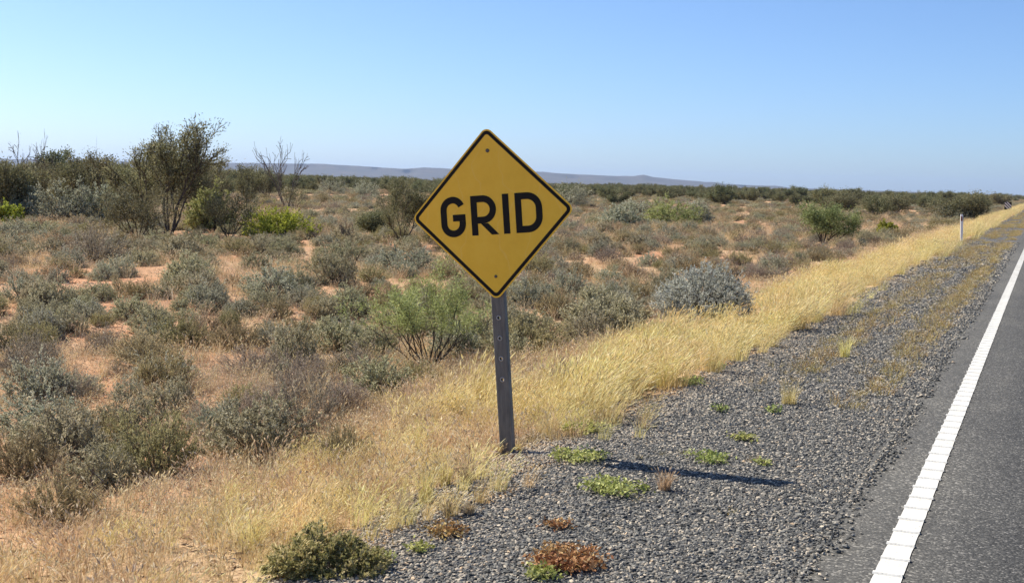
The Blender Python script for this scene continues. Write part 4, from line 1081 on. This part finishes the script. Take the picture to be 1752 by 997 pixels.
x, y, z, d = at(867, 776)
sign = link('warning_sign', None, None, (x, y, z)); sign.empty_display_size = .3
tag(sign, 'yellow diamond road sign reading GRID on a perforated steel post', 'road sign')
LEAN = math.radians(5.2)
sign.rotation_euler = (0, -LEAN, math.radians(3))
PW, PD = .084, .042
def post_geo():
    """channel post: a web with round holes, two flanges and two lips behind"""
    g = Geo(); top = 1.95; bot = -.35; hw = PW / 2; n = 16; cs = .05
    holes = [.868, .738, .608, .475]
    zs = sorted(holes); cur = bot; segs = []
    for hz in zs: segs.append((cur, hz - cs / 2)); cur = hz + cs / 2
    segs.append((cur, top)); t = .004
    for a, b in segs:
        g.add([(-hw, 0, a), (hw, 0, a), (hw, 0, b), (-hw, 0, b)], [[0, 1, 2, 3]])
    ang = (np.arange(n) + .5) * 2 * np.pi / n
    for hz in zs:
        ca, sa = np.cos(ang), np.sin(ang); m = np.maximum(np.abs(ca), np.abs(sa))
        sq = np.stack([ca / m * hw, 0 * ca, hz + sa / m * cs / 2], 1)
        ci = np.stack([ca * .0095, 0 * ca, hz + sa * .0095], 1); cb = ci + np.array([0, t, 0])
        V = np.concatenate([sq, ci, cb]); i = np.arange(n); j = (i + 1) % n
        g.add(V, np.concatenate([np.stack([i, j, j + n, i + n], 1), np.stack([i + n, j + n, j + 2 * n, i + 2 * n], 1)]))
        for sx in (-1, 1):
            for sz in (-1, 1):
                k = [q for q in range(n) if abs(abs(ca[q] / m[q]) - 1) < .35 and ca[q] * sx > 0 and sa[q] * sz > 0]
                q1 = max([q for q in range(n) if ca[q] * sx > 0 and sa[q] * sz > 0 and abs(ca[q]) >= abs(sa[q])], key=lambda q: abs(sa[q]))
                q2 = max([q for q in range(n) if ca[q] * sx > 0 and sa[q] * sz > 0 and abs(sa[q]) >= abs(ca[q])], key=lambda q: abs(ca[q]))
                g.add([sq[q1], (sx * hw, 0, hz + sz * cs / 2), sq[q2]], [[0, 1, 2]])
    for sx in (-1, 1):
        g.add([(sx * hw, 0, bot), (sx * (hw + .004), .006, bot), (sx * (hw + .004), .006, top), (sx * hw, 0, top)], [[0, 1, 2, 3]])
        g.add([(sx * (hw + .004), .006, bot), (sx * (hw + .004), PD, bot), (sx * (hw + .004), PD, top), (sx * (hw + .004), .006, top)], [[0, 1, 2, 3]])
        g.add([(sx * (hw + .004), PD, bot), (sx * .012, PD, bot), (sx * .012, PD, top), (sx * (hw + .004), PD, top)], [[0, 1, 2, 3]])
    # inner crease of the web
    return g
post = link('post', build_mesh('post', post_geo(), [M['steel']]), sign)
post['label'] = 'dark weathered steel channel post with a row of round holes'
rim = bpy.data.meshes.new('hole_rim')
bm = bmesh.new(); nn = 16
for k, (rr, yy) in enumerate(((.0096, -.0005), (.0125, -.0022), (.0158, -.0005))):
    for i in range(nn): bm.verts.new((rr * math.cos(i * 2 * math.pi / nn), yy, rr * math.sin(i * 2 * math.pi / nn)))
bm.verts.ensure_lookup_table()
for k in range(2):
    for i in range(nn): bm.faces.new([bm.verts[k * nn + i], bm.verts[k * nn + (i + 1) % nn], bm.verts[(k + 1) * nn + (i + 1) % nn], bm.verts[(k + 1) * nn + i]])
bm.to_mesh(rim); bm.free(); M['burr'] = plain_mat('bright_burr', [(.3, (.28, .28, .28)), (.7, (.5, .5, .5))], 80, .45, .5); rim.materials.append(M['burr'])
for hz in (.868, .738, .608, .475): link('hole_rim', rim, post, (0, -.0006, hz))

SZ = 1.525      # height of the diamond's centre above the foot of the post
HD = .548
panel = link('panel', build_mesh('panel', plate(rounded_square(HD, .045), -.0015, .0015), [M['yellow'], M['alu']]), sign, (-.004, -.010, SZ), (0, math.radians(-.2), 0))
panel['label'] = 'yellow diamond panel with black border and GRID lettering'
link('border', build_mesh('border', ring(rounded_square(HD - .014, .036), rounded_square(HD - .044, .018), -.0026, -.0015), [M['black']]), panel)
U, VV = 1.312e-3, 1.207e-3
for ch, a, b in (('G', -257, -131), ('R', -102, 31), ('I', 58, 94), ('D', 120, 253)):
    o = link('letter', build_mesh('letter', letter(ch, a * U * 1.02, b * U * 1.02, .250, .0425), [M['black']]), panel, (0, 0, -.006)); o['label'] = 'black capital letter ' + ch
def bolt_geo():
    g = Geo(); n = 14; a = np.arange(n) * 2 * np.pi / n
    r = [.0125, .0115, .006]; yv = [0, -.004, -.006]
    V = np.concatenate([np.stack([rr * np.cos(a), np.full(n, yy), rr * np.sin(a)], 1) for rr, yy in zip(r, yv)]); i = np.arange(n); j = (i + 1) % n
    g.add(V, np.concatenate([np.stack([i, j, j + n, i + n], 1), np.stack([i + n, j + n, j + 2 * n, i + 2 * n], 1)])); g.add(V, [list(range(2 * n, 3 * n))])
    return g
bme = build_mesh('bolt', bolt_geo(), [M['bolt']])
link('bolt', bme, panel, (0, -.0017, .395)); link('bolt', bme, panel, (.004, -.0017, -.395), None, (.8, 1, .8))

# ------------------------------------------------------------------ guide post and hazard marker
M['white'] = plain_mat('white_plastic', [(.3, (.72, .72, .72)), (.7, (.80, .80, .79))], 12, .5)
M['reflector'] = plain_mat('red_reflector', [(.3, (.14, .03, .035)), (.7, (.20, .05, .05))], 50, .25)
def guide_post():
    g = Geo(); h = .98; w = .095
    pr = [(-w / 2, .0), (-w / 2 + .012, -.022), (w / 2 - .012, -.022), (w / 2, 0), (w / 2 - .008, .004), (-w / 2 + .008, .004)]
    zs = [(-.2, 1), (h - .03, 1), (h - .008, .86), (h, .6)]
    V = np.array([(px_ * s, py_ * (1 if s == 1 else .8), zz_) for zz_, s in zs for px_, py_ in pr]); n = len(pr)
    for k in range(len(zs) - 1):
        i = np.arange(n) + k * n; j = (np.arange(n) + 1) % n + k * n
        g.add(V, np.stack([i, j, j + n, i + n], 1))
    g.add(V, [list(range((len(zs) - 1) * n, len(zs) * n))])
    return g
x, y, z, d = at(1645, 414)
gp = link('guide_post', build_mesh('guide_post', guide_post(), [M['white']]), None, (x, y, z), (0, math.radians(-2.4), 0)); tag(gp, 'white roadside guide post standing in the golden verge', 'guide post')
rg_ = Geo(); rg_.add([(-.03, -.0235, .74), (.03, -.0235, .74), (.03, -.0235, .90), (-.03, -.0235, .90), (-.026, -.027, .745), (.026, -.027, .745), (.026, -.027, .895), (-.026, -.027, .895)], [[4, 5, 6, 7], [0, 1, 5, 4], [1, 2, 6, 5], [2, 3, 7, 6], [3, 0, 4, 7]])
link('reflector', build_mesh('reflector', rg_, [M['reflector']]), gp)

x, y, z, d = at(1724, 364)
hz = link('hazard_marker', None, None, (x, y, z)); tag(hz, 'small striped black and white hazard marker at the roadside far ahead', 'road sign')
def box(x0, x1, y0, y1, z0, z1):
    V = [(a, b, c) for c in (z0, z1) for b in (y0, y1) for a in (x0, x1)]
    return Geo().add(V, [[2, 3, 1, 0], [4, 5, 7, 6], [0, 1, 5, 4], [1, 3, 7, 5], [3, 2, 6, 7], [2, 0, 4, 6]])
link('post', build_mesh('hazard_post', box(-.035, .035, 0, .05, -.3, 1.1), [M['steel']]), hz)
hp_ = link('panel', build_mesh('hazard_panel', box(-.36, .36, -.012, -.002, .30, 1.18), [M['black']]), hz)
for k in range(3):
    c0 = -.42 + k * .30; sg = Geo()
    # a white band falling to the right, clipped to the panel
    poly = []
    def clip(poly, ax, lim, keep_less):
        out = []
        for i in range(len(poly)):
            a, b = poly[i - 1], poly[i]; ia = (a[ax] <= lim) == keep_less; ib = (b[ax] <= lim) == keep_less
            if ia != ib:
                t = (lim - a[ax]) / (b[ax] - a[ax]); out.append((a[0] + t * (b[0] - a[0]), a[1] + t * (b[1] - a[1])))
            if ib: out.append(b)
        return out
    poly = [(c0 - .5, 1.3), (c0 - .5 + .13, 1.3), (c0 + .62 + .13, .2), (c0 + .62, .2)]
    for ax, lim, kl in ((0, .35, True), (0, -.35, False), (1, 1.17, True), (1, .31, False)): poly = clip(poly, ax, lim, kl)
    if len(poly) >= 3:
        sg.add([(a, -.0145, b) for a, b in poly], [list(range(len(poly)))]); link('stripe', build_mesh('stripe', sg, [M['white']]), hp_)

# ------------------------------------------------------------------ the air
HAZE = 6e-5
hm_, nt, out = new_mat('haze_air')
pv = N(nt, 'ShaderNodeVolumePrincipled'); pv.inputs['Color'].default_value = (.50, .67, .98, 1); pv.inputs['Density'].default_value = HAZE; pv.inputs['Anisotropy'].default_value = 0.2
nt.links.new(pv.outputs[0], out.inputs['Volume'])
B = FAR + 500
hb = link('haze', build_mesh('haze', box(-B, B, -B, B, -4, 150), [hm_])); tag(hb, 'thin blue haze over the plain', 'haze', kind='stuff')
